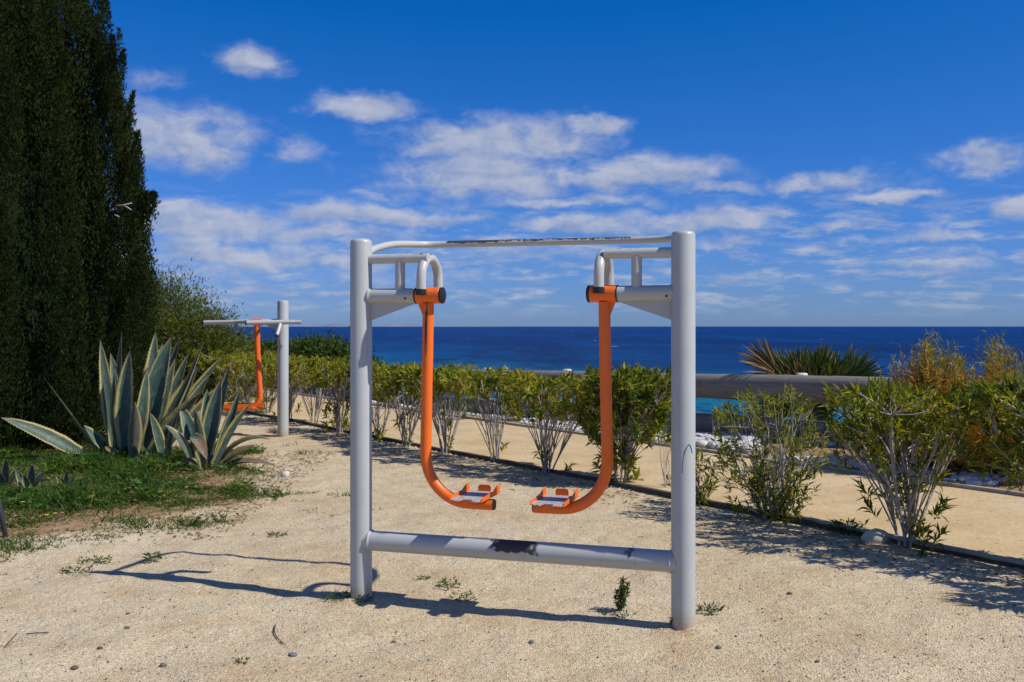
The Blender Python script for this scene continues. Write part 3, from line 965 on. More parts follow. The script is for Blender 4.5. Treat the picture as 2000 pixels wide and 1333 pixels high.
bedm = MB()
ts = np.arange(-34, 5, .2); ns = np.linspace(8.31, 9.72, 9)
PX = NX*ns[None]+NY*ts[:, None]; PY = NY*ns[None]-NX*ts[:, None]
PZ = ground_z(PX, PY)+.03
i = np.arange(len(ts)-1)[:, None]*len(ns); j = np.arange(len(ns)-1)[None]
bedm.add(np.stack([PX, PY, PZ], -1).reshape(-1, 3), np.stack([i+j, i+j+1, i+len(ns)+j+1, i+len(ns)+j], -1).reshape(-1, 4), soil=np.where((1000+FPX*PX/np.maximum(PY, .1) < 1210).reshape(-1), 1.0, .9))
bed = build(bedm, 'stone_bed', M_ground)
tag(bed, 'bed of loose white stones between path edging and log barrier', kind='structure')
rs = np.random.default_rng(5)
cand = []
while len(cand) < 3200:
    n_ = rs.uniform(8.36, 9.66); t_ = rs.uniform(-17, -3.5)
    x, y = from_nt(n_, t_)
    if vnoise(np.array(x*1.3), np.array(y*1.3), 77) < .26 or (1000+FPX*x/y < 1200 and rs.random() < .8) or (1000+FPX*x/y > 1490 and rs.random() < .62):
        continue
    cand.append((x, y))
cand = np.array(cand)
# the 300 that show largest: those seen in the gaps of the hedge
pxs = 1000+FPX*cand[:, 0]/cand[:, 1]
vis = ((pxs > 1235) & (pxs < 1480))*2.0+((pxs > 1600) & (pxs < 1800))*1.0+(pxs > 1940)*1.0
order = np.argsort(-(vis*3-cand[:, 1]*.25))
base_me = []
for k in range(8):
    m = MB(); m.add(rock_verts(np.random.default_rng(k+40), 1, .8, .62), ICO[1])
    me = build(m, 'stone', M_stone if k < 6 else M_stone2, smooth=(k % 2 == 0))
    base_me.append(me.data); bpy.data.objects.remove(me)
for q, k in enumerate(order[:300]):
    x, y = cand[k]
    o = bpy.data.objects.new('stone', base_me[int(rs.integers(8))])
    s_ = rs.uniform(.035, .085)
    o.scale = (s_, s_*rs.uniform(.8, 1.2), s_*rs.uniform(.8, 1.1))
    o.rotation_euler = (rs.uniform(-.4, .4), rs.uniform(-.4, .4), rs.uniform(0, 6.3))
    o.location = (x, y, float(ground_z(x, y))+.04+s_*.3)
    link(o, bed)
m = MB()
for k in order[300:]:
    x, y = cand[k]; s_ = rs.uniform(.025, .065)
    m.add(ICO0[0]*(1+rs.normal(size=(12, 1))*.15)*s_*np.array([1, .8, .6])+np.array([x, y, float(ground_z(x, y))+.045]), ICO0[1])
tag(build(m, 'loose_stones', M_stone, bed, False), kind='stuff')

# ------------------------------------------------------------------ plants
def leaf_dirs(N, rs_, base, spread):
    return unit(base+rs_.normal(size=(N, 3))*spread)

def shrub(loc, h, rx, z0, label, seed, ntip=90, nst=6, leafL=.075, nleaf=16, mt=None, group=None, low=0, lowh=.35, flat=True,
          skew=(0, 0), name='hedge_shrub', bare=0.0, wid=.23, stem_r=.013, ry=None):
    rs_ = np.random.default_rng(seed)
    loc = np.asarray(loc, float)
    root = thing(name, label, 'shrub', tuple(loc), group)
    ry = ry or rx
    a = rs_.uniform(0, 2*np.pi, ntip); rr = np.sqrt(rs_.random(ntip))
    zz = z0+(h-z0)*rs_.random(ntip)**(.62 if flat else .9)
    shape = 1.0 if flat else .55+.45*np.sin(np.pi*np.clip((zz-z0)/(h-z0), .12, .95))
    tips = np.stack([np.cos(a)*rr*rx*shape+skew[0]*zz/h, np.sin(a)*rr*ry*shape+skew[1]*zz/h, zz], -1)
    # main stems fan out from the foot
    am = np.arange(nst)*2*np.pi/nst+rs_.uniform(-.5, .5, nst)
    rm = rs_.uniform(.12, .85, nst)
    ends = np.stack([np.cos(am)*rm*rx+skew[0]*.6, np.sin(am)*rm*ry+skew[1]*.6, np.full(nst, z0+.45*(h-z0))*rs_.uniform(.85, 1.12, nst)], -1)
    feet = np.stack([np.cos(am)*.035, np.sin(am)*.035, np.full(nst, -.04)], -1)
    mains = []
    for f, e in zip(feet, ends):
        mid = f*.45+e*.55; mid[:2] = mid[:2]*.74+rs_.normal(size=2)*.035
        q1 = f*.8+e*.2; q1[:2] = q1[:2]*.75
        mains.append(smooth_path([f, q1, mid, e], 12))
    which = np.argmin(np.linalg.norm(tips[:, None, :2]-ends[None, :, :2], axis=2)+rs_.random((ntip, nst))*.10, axis=1)
    allp = []
    for k in range(nst):
        m = MB()
        m.tube(loc+mains[k], np.linspace(stem_r, stem_r*.5, len(mains[k])), 6)
        mine = tips[which == k]
        # secondary branches
        nsec = max(2, len(mine)//3)
        if len(mine):
            secs = mine[rs_.choice(len(mine), min(nsec, len(mine)), replace=False)]
            sp = []
            for s_ in secs:
                st = mains[k][int(rs_.uniform(.25, .85)*(len(mains[k])-1))]
                e = st+(s_-st)*.72
                mid = (st+e)/2+np.array([0, 0, .03])+rs_.normal(size=3)*.015
                P = smooth_path([st, mid, e], 6)
                m.tube(loc+P, np.linspace(stem_r*.5, stem_r*.3, len(P)), 5)
                sp.append(P)
            S = np.vstack(sp)
            for tp in mine:
                j_ = np.argmin(np.linalg.norm(S-tp, axis=1)+(S[:, 2] > tp[2])*.4)
                st = S[j_]
                mid = (st+tp)/2+rs_.normal(size=3)*.015-np.array([0, 0, .01])
                m.tube(loc+np.array([st, mid, tp]), np.array([stem_r*.32, stem_r*.26, stem_r*.18]), 4, cap=False)
        build(m, 'stem', M_stem, root)
    keep = rs_.random(ntip) > bare
    T = tips[keep]
    L = []
    D_ = []
    for tp in T:
        ax = unit(np.array([tp[0]*.6/rx, tp[1]*.6/rx, .85]))
        n_ = int(nleaf*rs_.uniform(.7, 1.25))
        dd = leaf_dirs(n_, rs_, ax*.62, .50)
        L.append(tp-ax*rs_.uniform(0, .13, (n_, 1))); D_.append(dd)
    if low:
        al = rs_.uniform(0, 6.28, low); rl = rs_.uniform(.02, .22, low)*max(.6, rx/.4)
        Q = np.stack([np.cos(al)*rl, np.sin(al)*rl, rs_.uniform(.03, lowh, low)], -1)
        for tp in Q:
            n_ = int(nleaf*.8)
            ax = unit(np.array([tp[0]*2, tp[1]*2, .7]))
            L.append(tp-ax*rs_.uniform(-.02, .10, (n_, 1))); D_.append(leaf_dirs(n_, rs_, ax*.6, .55))
    P = loc+np.vstack(L); Dd = np.vstack(D_)
    m = MB()
    ll = leafL*(.45+.85*rs_.random(len(P))**.8)
    scatter(m, LEAF_V, LEAF_F, P, Dd, ll, ll*wid*rs_.uniform(.75, 1.25, len(P)), tw=.6, rs=rs_)
    build(m, 'foliage', mt or M_oleander, root, smooth=False)
    return root

HG = 'shrubs of the hedge row along the edging'
def gp(px, py):
    return ground_pt(px, py)
hedge = [
    (gp(1067, 922), 1.03, .50, .62, 'bare stemmed hedge shrub with fan of pale stems, right between the orange legs', 101, dict(ntip=130, nst=8, low=2)),
    (gp(968, 900), 1.02, .46, .64, 'hedge shrub on slim pale double trunk midway between the orange legs', 102, dict(ntip=110, nst=6)),
    (gp(871, 886), 1.03, .46, .62, 'hedge shrub just right of the left orange leg', 103, dict(ntip=110, nst=7, low=4, lowh=.5)),
    (gp(795, 870), 1.06, .50, .60, 'hedge shrub between the left grey post and the left orange leg', 104, dict(ntip=120, nst=6, low=5, lowh=.45)),
    (gp(742, 857), 1.02, .42, .60, 'low stemmed hedge shrub hugging the right side of the left grey post', 105, dict(ntip=80, nst=5, low=6, lowh=.12)),
    (gp(664, 843), 1.02, .50, .52, 'leafy footed hedge shrub left of the left grey post', 106, dict(ntip=110, nst=7, low=26, lowh=.5)),
    (gp(613, 829), 1.03, .50, .60, 'hedge shrub on a single white trunk right of the small grey post', 107, dict(ntip=110, nst=5)),
    (gp(563, 822), 1.02, .50, .58, 'hedge shrub directly behind the small grey post', 108, dict(ntip=100, nst=6)),
    (gp(522, 808), 1.03, .55, .45, 'hedge shrub behind the orange swing bar of the small machine', 109, dict(ntip=120, nst=6, low=14, lowh=.4)),
    (gp(478, 797), 1.05, .55, .40, 'hedge shrub left of the small orange swing bar, above the agave tips', 110, dict(ntip=130, nst=6, low=10, lowh=.4)),
    (gp(436, 787), 1.06, .60, .38, 'hedge shrub behind the rightmost agave leaves', 111, dict(ntip=130, nst=6)),
    (gp(398, 778), 1.08, .60, .35, 'hedge shrub mostly hidden behind the big agave', 112, dict(ntip=120, nst=6)),
]
for (lc, h, rx, z0, lb, sdn, kw) in hedge:
    kw.setdefault('nleaf', 20); kw['ntip'] = int(kw['ntip']*1.0); h -= .07; z0 += .06; kw.setdefault('wid', .28)
    q_ = np.random.default_rng(sdn)
    kw.setdefault('skew', tuple(q_.uniform(-.14, .14, 2))); rx *= q_.uniform(.85, 1.12); h += q_.uniform(-.03, .03); z0 += q_.uniform(-.14, .08)
    kw['low'] = kw.get('low', 0)+int(q_.integers(0, 4))
    shrub(lc, h, rx, z0, lb, sdn, group=HG, leafL=.085, stem_r=.011, **kw)
shrub(gp(1212, 944), 1.03, .44, .40, 'dense green hedge shrub leafy to the ground beside the right orange leg', 120, ntip=260, nst=6, low=20, lowh=.36, leafL=.09, nleaf=24, wid=.28, stem_r=.011, mt=M_oleander_d, group=HG, skew=(.10, .05))
shrub(gp(1366, 982), .46, .17, .06, 'small leafy shrub half hidden behind the right grey post', 121, ntip=34, nst=5, leafL=.07, nleaf=13, mt=M_oleander_d, group=HG, flat=False, stem_r=.008)
shrub(gp(1503, 1016), 1.00, .50, .10, 'loose open shrub right of the right grey post with leaves to its foot', 122, ntip=165, nst=13, leafL=.072, nleaf=15, mt=M_oleander_d, group=HG, flat=False, low=44, lowh=.42, stem_r=.008, wid=.19)
shrub(gp(1772, 1068), 1.05, .53, .58, 'tall shrub with thick pale forked trunk beside the white rock', 123, ntip=150, nst=5, leafL=.088, nleaf=22, mt=M_oleander_d, group=HG, low=22, lowh=.48, stem_r=.014, wid=.19)
shrub((3.28, 5.76, float(ground_z(3.28, 5.76))), 1.10, .44, .58, 'shrub cut off by the right edge of the picture', 124, ntip=160, nst=5, leafL=.09, nleaf=22, mt=M_oleander_d, group=HG, low=8, stem_r=.014, wid=.19, skew=(-.12, .1))
shrub((3.72, 4.98, float(ground_z(3.72, 4.98))), 1.10, .55, .45, 'shrub just outside the right edge that shades the gravel', 125, ntip=170, nst=6, leafL=.11, nleaf=22, mt=M_oleander_d, group=HG, stem_r=.017, wid=.19)
# tiny sprout on the stones, seen right of the post
sp = from_nt(9.1, 0); spx = at(1397, 865, 12.4); spx[2] = float(ground_z(spx[0], spx[1]))+.03
shrub(spx, .40, .10, .30, 'tiny two twig sprout standing on the white stones', 126, ntip=7, nst=3, leafL=.10, nleaf=12, mt=M_oleander, name='young_sprout', stem_r=.009, wid=.2)
# bare twigs by the left side of the right post
tw = gp(1303, 955)
shrub(tw, .55, .13, .30, 'thin bare twigs left of the right grey post', 127, ntip=5, nst=3, leafL=.05, nleaf=3, mt=M_oleander_d, name='bare_twigs', stem_r=.005, bare=.7)
# grey-green low plant under the barrier by the stones
for k, (px, Yd, lb) in enumerate(((1275, 12.9, 'low grey green plant on the stones left of the right post'), (900, 15.2, 'low green plant on the stones behind the left orange leg'), (760, 17.3, 'low dark plant on the stone strip right of the left grey post'), (1010, 14.9, 'low dark plant on the stone strip between the orange legs'), (1110, 14.1, 'low dark plant on the stone strip left of the right orange leg'), (840, 16.4, 'low dark plant on the stone strip behind the left orange leg, further left'), (1180, 13.6, 'low dark plant on the stone strip behind the right orange leg'), (1560, 11.2, 'dark low plant at the edge of the stones below the palm'), (1680, 10.4, 'dark low plant at the path edging behind the forked shrub'))):
    q = at(px, 700, Yd); q[2] = float(ground_z(q[0], q[1]))+.02
    shrub(q, .34, .30, .06, lb, 130+k, ntip=45, nst=5, leafL=.06, nleaf=14, mt=M_dark, name='low_plant', stem_r=.006, flat=False)

# ---- feathery tamarisk-like bush beyond the path
def feathery(loc, label, seed, h, rx, n=230):
    rs_ = np.random.default_rng(seed)
    loc = np.asarray(loc, float)
    root = thing('feathery_bush', label, 'shrub', tuple(loc), 'feathery bushes between path and barrier')
    gmb, bmb, st = MB(), MB(), MB()
    a = rs_.uniform(0, 2*np.pi, n); r0 = np.sqrt(rs_.random(n))*rx
    hh = h*rs_.uniform(.28, .62, n)*(1-.20*(r0/rx)**2)
    npl = 6
    pa = rs_.uniform(0, 2*np.pi, npl); pr_ = np.sqrt(rs_.random(npl))*rx*.95; ph_ = h*rs_.uniform(.82, 1.08, npl)
    wp = rs_.integers(0, npl, n); isp = rs_.random(n) < .42
    ex_ = np.where(isp, np.cos(pa[wp])*pr_[wp]+rs_.normal(size=n)*.055, np.cos(a)*r0)
    ey_ = np.where(isp, np.sin(pa[wp])*pr_[wp]+rs_.normal(size=n)*.055, np.sin(a)*r0)
    hh = np.where(isp, ph_[wp]*rs_.uniform(.62, 1.0, n), hh)
    gp_, gd, bp_, bd = [], [], [], []
    for k in range(n):
        b = np.array([ex_[k]*.45, ey_[k]*.45, 0])
        e = np.array([ex_[k], ey_[k], hh[k]])
        mid = (b+e)/2+np.array([e[0]*.12, e[1]*.12, .05*h])
        P = smooth_path([b, mid, e+np.array([rs_.normal()*.03, rs_.normal()*.03, 0])], 16)
        if k % 3 == 0:
            st.tube(loc+P, np.linspace(.006, .0015, len(P)), 4, cap=False)
        cut = .70+rs_.normal()*.10
        nd = 46
        s_ = rs_.uniform(.18, 1.0, nd)
        idx = np.minimum((s_*(len(P)-1)).astype(int), len(P)-2)
        pos = P[idx]+(P[idx+1]-P[idx])*rs_.random((nd, 1))
        dd = unit(unit(P[idx+1]-P[idx])*.8+rs_.normal(size=(nd, 3))*.55)
        zrel = pos[:, 2]/h
        gsel = (zrel+rs_.normal(size=nd)*.10) > cut
        gp_.append(pos[gsel]); gd.append(dd[gsel]); bp_.append(pos[~gsel]); bd.append(dd[~gsel])
    gp_, gd, bp_, bd = map(np.vstack, (gp_, gd, bp_, bd))
    scatter(gmb, LEAF_V, LEAF_F[::2], loc+gp_, gd, rs_.uniform(.04, .085, len(gp_)), .013, tw=1, rs=rs_)
    scatter(bmb, LEAF_V, LEAF_F[::2], loc+bp_, bd, rs_.uniform(.05, .10, len(bp_)), .015, tw=1, rs=rs_)
    build(st, 'stem', M_bark, root)
    build(gmb, 'green_foliage', M_tamg, root, smooth=False)
    build(bmb, 'dry_foliage', M_tamb, root, smooth=False)
for k, (px, Yd, h, rx, n, lb) in enumerate(((1785, 9.75, 1.24, .55, 560, 'feathery green and rust brown bush behind the forked shrub'),
                              (1895, 9.30, 1.26, .50, 560, 'feathery rust brown bush between the forked shrub and the right edge'),
                              (1990, 9.0, 1.14, .45, 420, 'feathery yellow green bush at the right edge behind the cut off shrub'))):
    q = at(px, 700, Yd); q[2] = float(ground_z(q[0], q[1]))+.02
    feathery(q, lb, 150+k, h, rx, n)

# ---- fan palm behind the barrier
def fan_palm():
    x, y = at(1590, 700, 12.9)[:2]
    loc = np.array([x, y, float(ground_z(x, y))])
    root = thing('fan_palm', 'low fan palm with ragged half dry fronds rising behind the log barrier', 'palm', tuple(loc))
    rs_ = np.random.default_rng(3)
    crown = np.array([x, y, .42])
    m = MB(); m.tube([loc-ZZ*.2, loc+(crown-loc)*.5, crown], [.17, .15, .11], 12)
    build(m, 'trunk', M_bark, root)
    #      tip px, tip py, depth offset, blade length, dry
    fr_ = [(1452, 668, -.1, .62, 1, 30), (1490, 690, .2, .55, .6, 40), (1530, 690, -.25, .5, 0, 44), (1575, 692, .3, .55, 0, 48), (1594, 668, -.1, .55, 0, 26), (1632, 682, .15, .55, .6, 40),
           (1660, 694, -.2, .5, 0, 46), (1700, 690, .1, .58, 0, 55), (1725, 704, -.25, .5, 0, 50), (1545, 706, -.4, .36, 1, 50), (1620, 700, .4, .5, 0, 50), (1556, 672, .35, .6, 0, 30), (1613, 664, .3, .6, .6, 24), (1712, 684, .3, .6, 0, 42), (1480, 682, .35, .6, 0, 34),
           (1515, 676, .1, .6, 0, 40), (1565, 684, -.3, .6, .6, 42), (1645, 676, .3, .6, 0, 40), (1680, 700, -.35, .55, 0, 55), (1600, 700, -.4, .55, 0, 55), (1500, 705, -.3, .5, .6, 50), (1470, 800, -.3, .5, 0, 45), (1560, 815, -.38, .5, 0, 50), (1640, 800, -.3, .5, 0, 50), (1500, 770, .3, .5, 0, 50)]
    for k, (px, py, dyk, bl, dry, half) in enumerate(fr_):
        tip = at(px, py, y+dyk)
        d = tip-crown
        Ld = np.linalg.norm(d); d = d/Ld
        bl = min(bl, Ld*.86)
        hub = tip-d*bl
        m = MB()
        m.tube(smooth_path([crown, (crown+hub)/2+ZZ*.03, hub], 8), np.linspace(.014, .009, 9), 6)
        pet = build(m, 'frond', M_palm if dry < .5 else M_palmdry, root)
        # blade segments fan around the petiole direction
        side = unit(np.cross(d, np.array([0, -1.0, .25])+rs_.normal(size=3)*.25))
        nrm = np.cross(side, d)
        nseg = 22
        ang = np.linspace(-R(half), R(half), nseg)
        mb_ = MB()
        for a_ in ang:
            dd = unit(d*math.cos(a_)+side*math.sin(a_)+nrm*.10*rs_.normal()+rs_.normal(size=3)*.03)
            l_ = bl*(1-.22*abs(a_)/R(60))*rs_.uniform(.85, 1.08)
            w_ = .042
            sd_ = unit(np.cross(dd, nrm))
            c0 = hub; rn = rs_.random()
            for (s0, s1, w0, w1) in ((0, .5, .35, 1), (.5, .8, 1, .55), (.8, 1.0, .55, .04)):
                bend = lambda s: -ZZ*.10*bl*s*s*max(0, s-.3)
                p0 = c0+dd*l_*s0+bend(s0); p1 = c0+dd*l_*s1+bend(s1)
                f_ = nrm*.007
                mb_.add([p0-sd_*w_*w0/2+f_*w0, p0-f_*w0, p0+sd_*w_*w0/2+f_*w0, p1-sd_*w_*w1/2+f_*w1, p1-f_*w1, p1+sd_*w_*w1/2+f_*w1],
                        [(0, 1, 4, 3), (1, 2, 5, 4)], rnd=rn)
        useg = M_palmdry if (dry >= 1 or (dry > .5 and k % 2)) else M_palm
        build(mb_, 'blade', useg, pet, smooth=False)
fan_palm()

# ---- leafy bushes behind
def bush(name, label, loc, blobs, mt, seed, n=16000, leafL=.06, wid=.35, group=None, trunk=True, upb=.3):
    rs_ = np.random.default_rng(seed)
    loc = np.asarray(loc, float)
    root = thing(name, label, 'bush', tuple(loc), group)
    m = MB()
    vol = np.array([b[3]*b[4]*b[5] for b in blobs])**.7
    P, D_ = [], []
    for b, k in zip(blobs, (n*vol/vol.sum()).astype(int)):
        c = np.array(b[:3]); r = np.array(b[3:6])
        # leaves gather in clumps on and just under the surface
        nc = max(40, k//60)
        cd = unit(rs_.normal(size=(nc, 3))+np.array([0, -.25, .35]))
        cr = rs_.uniform(.62, 1.06, (nc, 1))
        cc = c+cd*cr*r
        which = rs_.integers(0, nc, k)
        off = rs_.normal(size=(k, 3))*min(r)*.17
        P.append(cc[which]+off)
        D_.append(unit(cd[which]*.6+rs_.normal(size=(k, 3))*.6+np.array([0, 0, upb])))
        m.tube(np.array([loc, (loc+c)/2+rs_.normal(size=3)*.1, c]), [.05, .035, .015], 7)
        for q in range(10):
            m.tube(np.array([c, c+(cc[q]-c)*.5+rs_.normal(size=3)*.05, cc[q]]), [.015, .01, .005], 5, cap=False)
    build(m, 'trunk', M_bark, root)
    P = np.vstack(P); D_ = np.vstack(D_)
    m = MB(); ll = leafL*rs_.uniform(.6, 1.3, len(P))
    scatter(m, LEAF_V, LEAF_F, P, D_, ll, ll*wid, tw=.7, rs=rs_)
    build(m, 'foliage', mt, root, smooth=False)
gz = lambda x, y: float(ground_z(x, y))
bush('round_bush', 'rounded olive green bush behind the cypress with fine feathery twigs', (-6.6, 19.5, gz(-6.6, 19.5)),
     [(-7.0, 19.5, 1.2, 1.15, 1.0, 1.15), (-6.2, 19.3, .85, 1.0, 1.0, .95), (-5.6, 19.2, .45, .8, .8, .75), (-7.7, 19.6, 1.4, 1.1, 1.0, 1.0), (-6.6, 19.0, .4, 1.3, .8, .7)], M_mimosa, 201, 60000, .085, .26)
bush('shore_bush', 'dark green bush behind the orange swing bar of the small machine', (-6.2, 25.5, gz(-6.2, 25.5)),
     [(-6.4, 25.5, .30, 1.1, .9, .70), (-5.6, 25.8, .35, .9, .9, .66), (-7.2, 25.6, .3, 1.0, .9, .75)], M_dark, 202, 22000, .13, .34, 'dark bushes along the shore')
bush('shore_bush', 'dark green bush between the small grey post and the left big post', (-4.3, 25.4, gz(-4.3, 25.4)),
     [(-4.85, 25.4, .28, .85, .8, .74), (-4.15, 25.6, .15, .65, .8, .68)], M_dark, 203, 18000, .13, .34, 'dark bushes along the shore')
bush('shore_bush', 'tail end of dark bush peeping out right of the left big post', (-3.2, 24.6, gz(-3.2, 24.6)),
     [(-3.35, 24.6, -.15, .40, .7, .58), (-3.75, 24.8, .0, .5, .7, .68)], M_dark, 204, 12000, .13, .34, 'dark bushes along the shore')

# ---- the cypress
def cypress():
    rs_ = np.random.default_rng(12)
    cx, cy = -6.25, 12.3
    loc = np.array([cx, cy, gz(cx, cy)])
    root = thing('cypress_tree', 'tall dark columnar cypress filling the left edge', 'tree', tuple(loc))
    m = MB(); m.tube(smooth_path([loc-ZZ*.2, loc+ZZ*2.5, loc+ZZ*7.6], 20), np.linspace(.20, .03, 21), 12)
    build(m, 'trunk', M_bark, root)
    H = 9.2
    zr = [0, .25, .8, 2.0, 3.6, 4.6, 5.6, 7.2, 9.2]; rrr = [1.45, 1.70, 1.82, 1.80, 1.62, 1.36, 1.02, .55, .08]
    rad = lambda z: np.interp(z, zr, rrr)
    P, D_, PLM = [], [], []
    limbs = MB()
    plumes = []
    ncol = 26
    for c_ in range(ncol):
        a0_ = R(-63)+R(112)*(2*(c_+.5)/ncol-1)+rs_.normal()*.03
        zc_ = rs_.uniform(-.6, .2); base_in = rs_.uniform(.93, 1.03)
        while zc_ < 5.4:
            ln_ = rs_.uniform(1.0, 2.3)
            plumes.append((a0_+rs_.normal()*.035, zc_, base_in+rs_.normal()*.02, ln_, rs_.uniform(.13, .22)))
            zc_ += ln_*rs_.uniform(.35, .6)
    for k in range(60):      # deeper growth between the columns
        plumes.append((R(-63)+rs_.uniform(-R(112), R(112)), rs_.random()*5.6-.3, rs_.uniform(.66, .84), rs_.uniform(.9, 2.2), rs_.uniform(.15, .26)))
    # the separate leader standing off the right shoulder, and tufts on the outline
    for (a, z0, inn, ln, pr) in plumes:
        n = int(640*ln*pr/.2)
        s_ = rs_.random(n)**.85
        zc = z0+ln*s_
        w_ = pr*np.interp(s_, [0, .25, .6, 1], [.55, 1, .75, .05])
        rc = np.maximum(rad(zc)*inn-.16+.13*np.clip(s_-.6, 0, 1)*ln*.4, .02)
        ctr = np.stack([cx+np.cos(a)*rc, cy+np.sin(a)*rc, loc[2]+zc], -1)
        dd = unit(rs_.normal(size=(n, 3)))
        q = ctr+dd*(w_*rs_.uniform(.7, 1.05, n))[:, None]
        P.append(q); PLM.append(np.full(n, rs_.random()))
        D_.append(unit(dd*np.array([.55, .55, .3])+np.array([0, 0, .9])+rs_.normal(size=(n, 3))*.28))
        i0 = np.array([cx+math.cos(a)*.15, cy+math.sin(a)*.15, loc[2]+max(.2, z0-.3)])
        i1 = np.array([cx+math.cos(a)*rad(z0+ln*.5)*inn*.85, cy+math.sin(a)*rad(z0+ln*.5)*inn*.85, loc[2]+z0+ln*.5])
        limbs.tube(np.array([i0, (i0+i1)/2-ZZ*.1, i1]), [.03, .022, .008], 5, cap=False)
    def tuft(px, py, Y, ln, pr, n, lean=0.0):
        b = at(px, py, Y)
        s_ = rs_.random(n)
        w_ = pr*np.interp(s_, [0, .25, .6, 1], [.6, 1, .7, .05])
        dd = unit(rs_.normal(size=(n, 3)))
        P.append(b+np.stack([lean*s_, 0*s_, ln*s_], -1)+dd*(w_*rs_.uniform(.5, 1.05, n))[:, None])
        PLM.append(np.full(n, rs_.random()))
        D_.append(unit(dd*np.array([.5, .5, .3])+np.array([lean*.8, 0, .9])+rs_.normal(size=(n, 3))*.3))
    def tuft(px, py, Y, ln, pr, n, lean=0.0, f_=tuft):
        f_(px, py, Y, ln, pr, int(n*2.2), lean)
    tuft(205, 215, 11.9, 1.45, .16, 900, .0)
    tuft(222, 190, 11.8, .55, .11, 320, .12)
    tuft(185, 260, 12.0, 1.1, .25, 900)
    tuft(262, 345, 11.8, .52, .09, 300, .05)
    tuft(268, 430, 11.7, .30, .22, 520, .12)
    tuft(288, 412, 11.7, .20, .12, 260, .08)
    tuft(232, 330, 11.9, .9, .22, 700)
    for k in range(26):      # small upright tips along the outline
        yy_ = rs_.uniform(20, 640)
        ex = np.interp(yy_, [0, 130, 250, 330, 440, 560, 650], [196, 236, 250, 266, 276, 276, 284])
        tuft(ex+rs_.uniform(-26, 3), yy_, 11.75+rs_.uniform(-.2, .3), rs_.uniform(.25, .6), rs_.uniform(.035, .08), int(rs_.uniform(60, 140)), rs_.uniform(.0, .08))
    tuft(250, 560, 11.6, 1.2, .26, 900)
    tuft(268, 640, 11.6, .9, .2, 700)
    build(limbs, 'limb', M_bark, root)
    P = np.vstack(P); D_ = np.vstack(D_); PLM = np.concatenate(PLM)
    print('cypress sprays', len(P))
    m = MB()
    for rep, (sc, spread) in enumerate(((1.0, .15),)):
        dd = unit(D_+rs_.normal(size=D_.shape)*spread)
        ll = rs_.uniform(.022, .062, len(P))*sc
        scatter(m, LEAF_V[[0, 1, 2, 4]], np.array([[0, 3, 1], [0, 2, 3]]), P-D_*.02*rep, dd, ll, ll*.34, tw=1.2, rs=rs_, pl=PLM)
    # inner foliage shell that closes the crown
    zz_ = np.linspace(.1, 8.6, 40); aa = np.linspace(0, 2*np.pi, 48, endpoint=False)
    Z2, A2 = np.meshgrid(zz_, aa, indexing='ij')
    R2 = np.maximum(rad(Z2)-.52, .03)+(vnoise(A2*5, Z2*2.2, 50)-.5)*.22*np.minimum(1, rad(Z2))
    Vs = np.stack([cx+np.cos(A2)*R2, cy+np.sin(A2)*R2, loc[2]+Z2], -1).reshape(-1, 3)
    i = np.arange(39)[:, None]*48; j = np.arange(48)[None]; k2 = (j+1) % 48
    m.add(Vs, np.stack([i+j, i+k2, i+48+k2, i+48+j], -1).reshape(-1, 4), rnd=.2)
    build(m, 'crown', M_cypress, root, smooth=False)
    # bare pale twig on the right flank
    m = MB()
    for pts in (((226, 402), (240, 401), (258, 397)), ((240, 401), (250, 406), (257, 411)), ((224, 420), (233, 424))):
        m.tube(np.array([at(a, b, 11.28) for a, b in pts]), .007, 5)
    build(m, 'dead_twig', M_stem, root)
cypress()

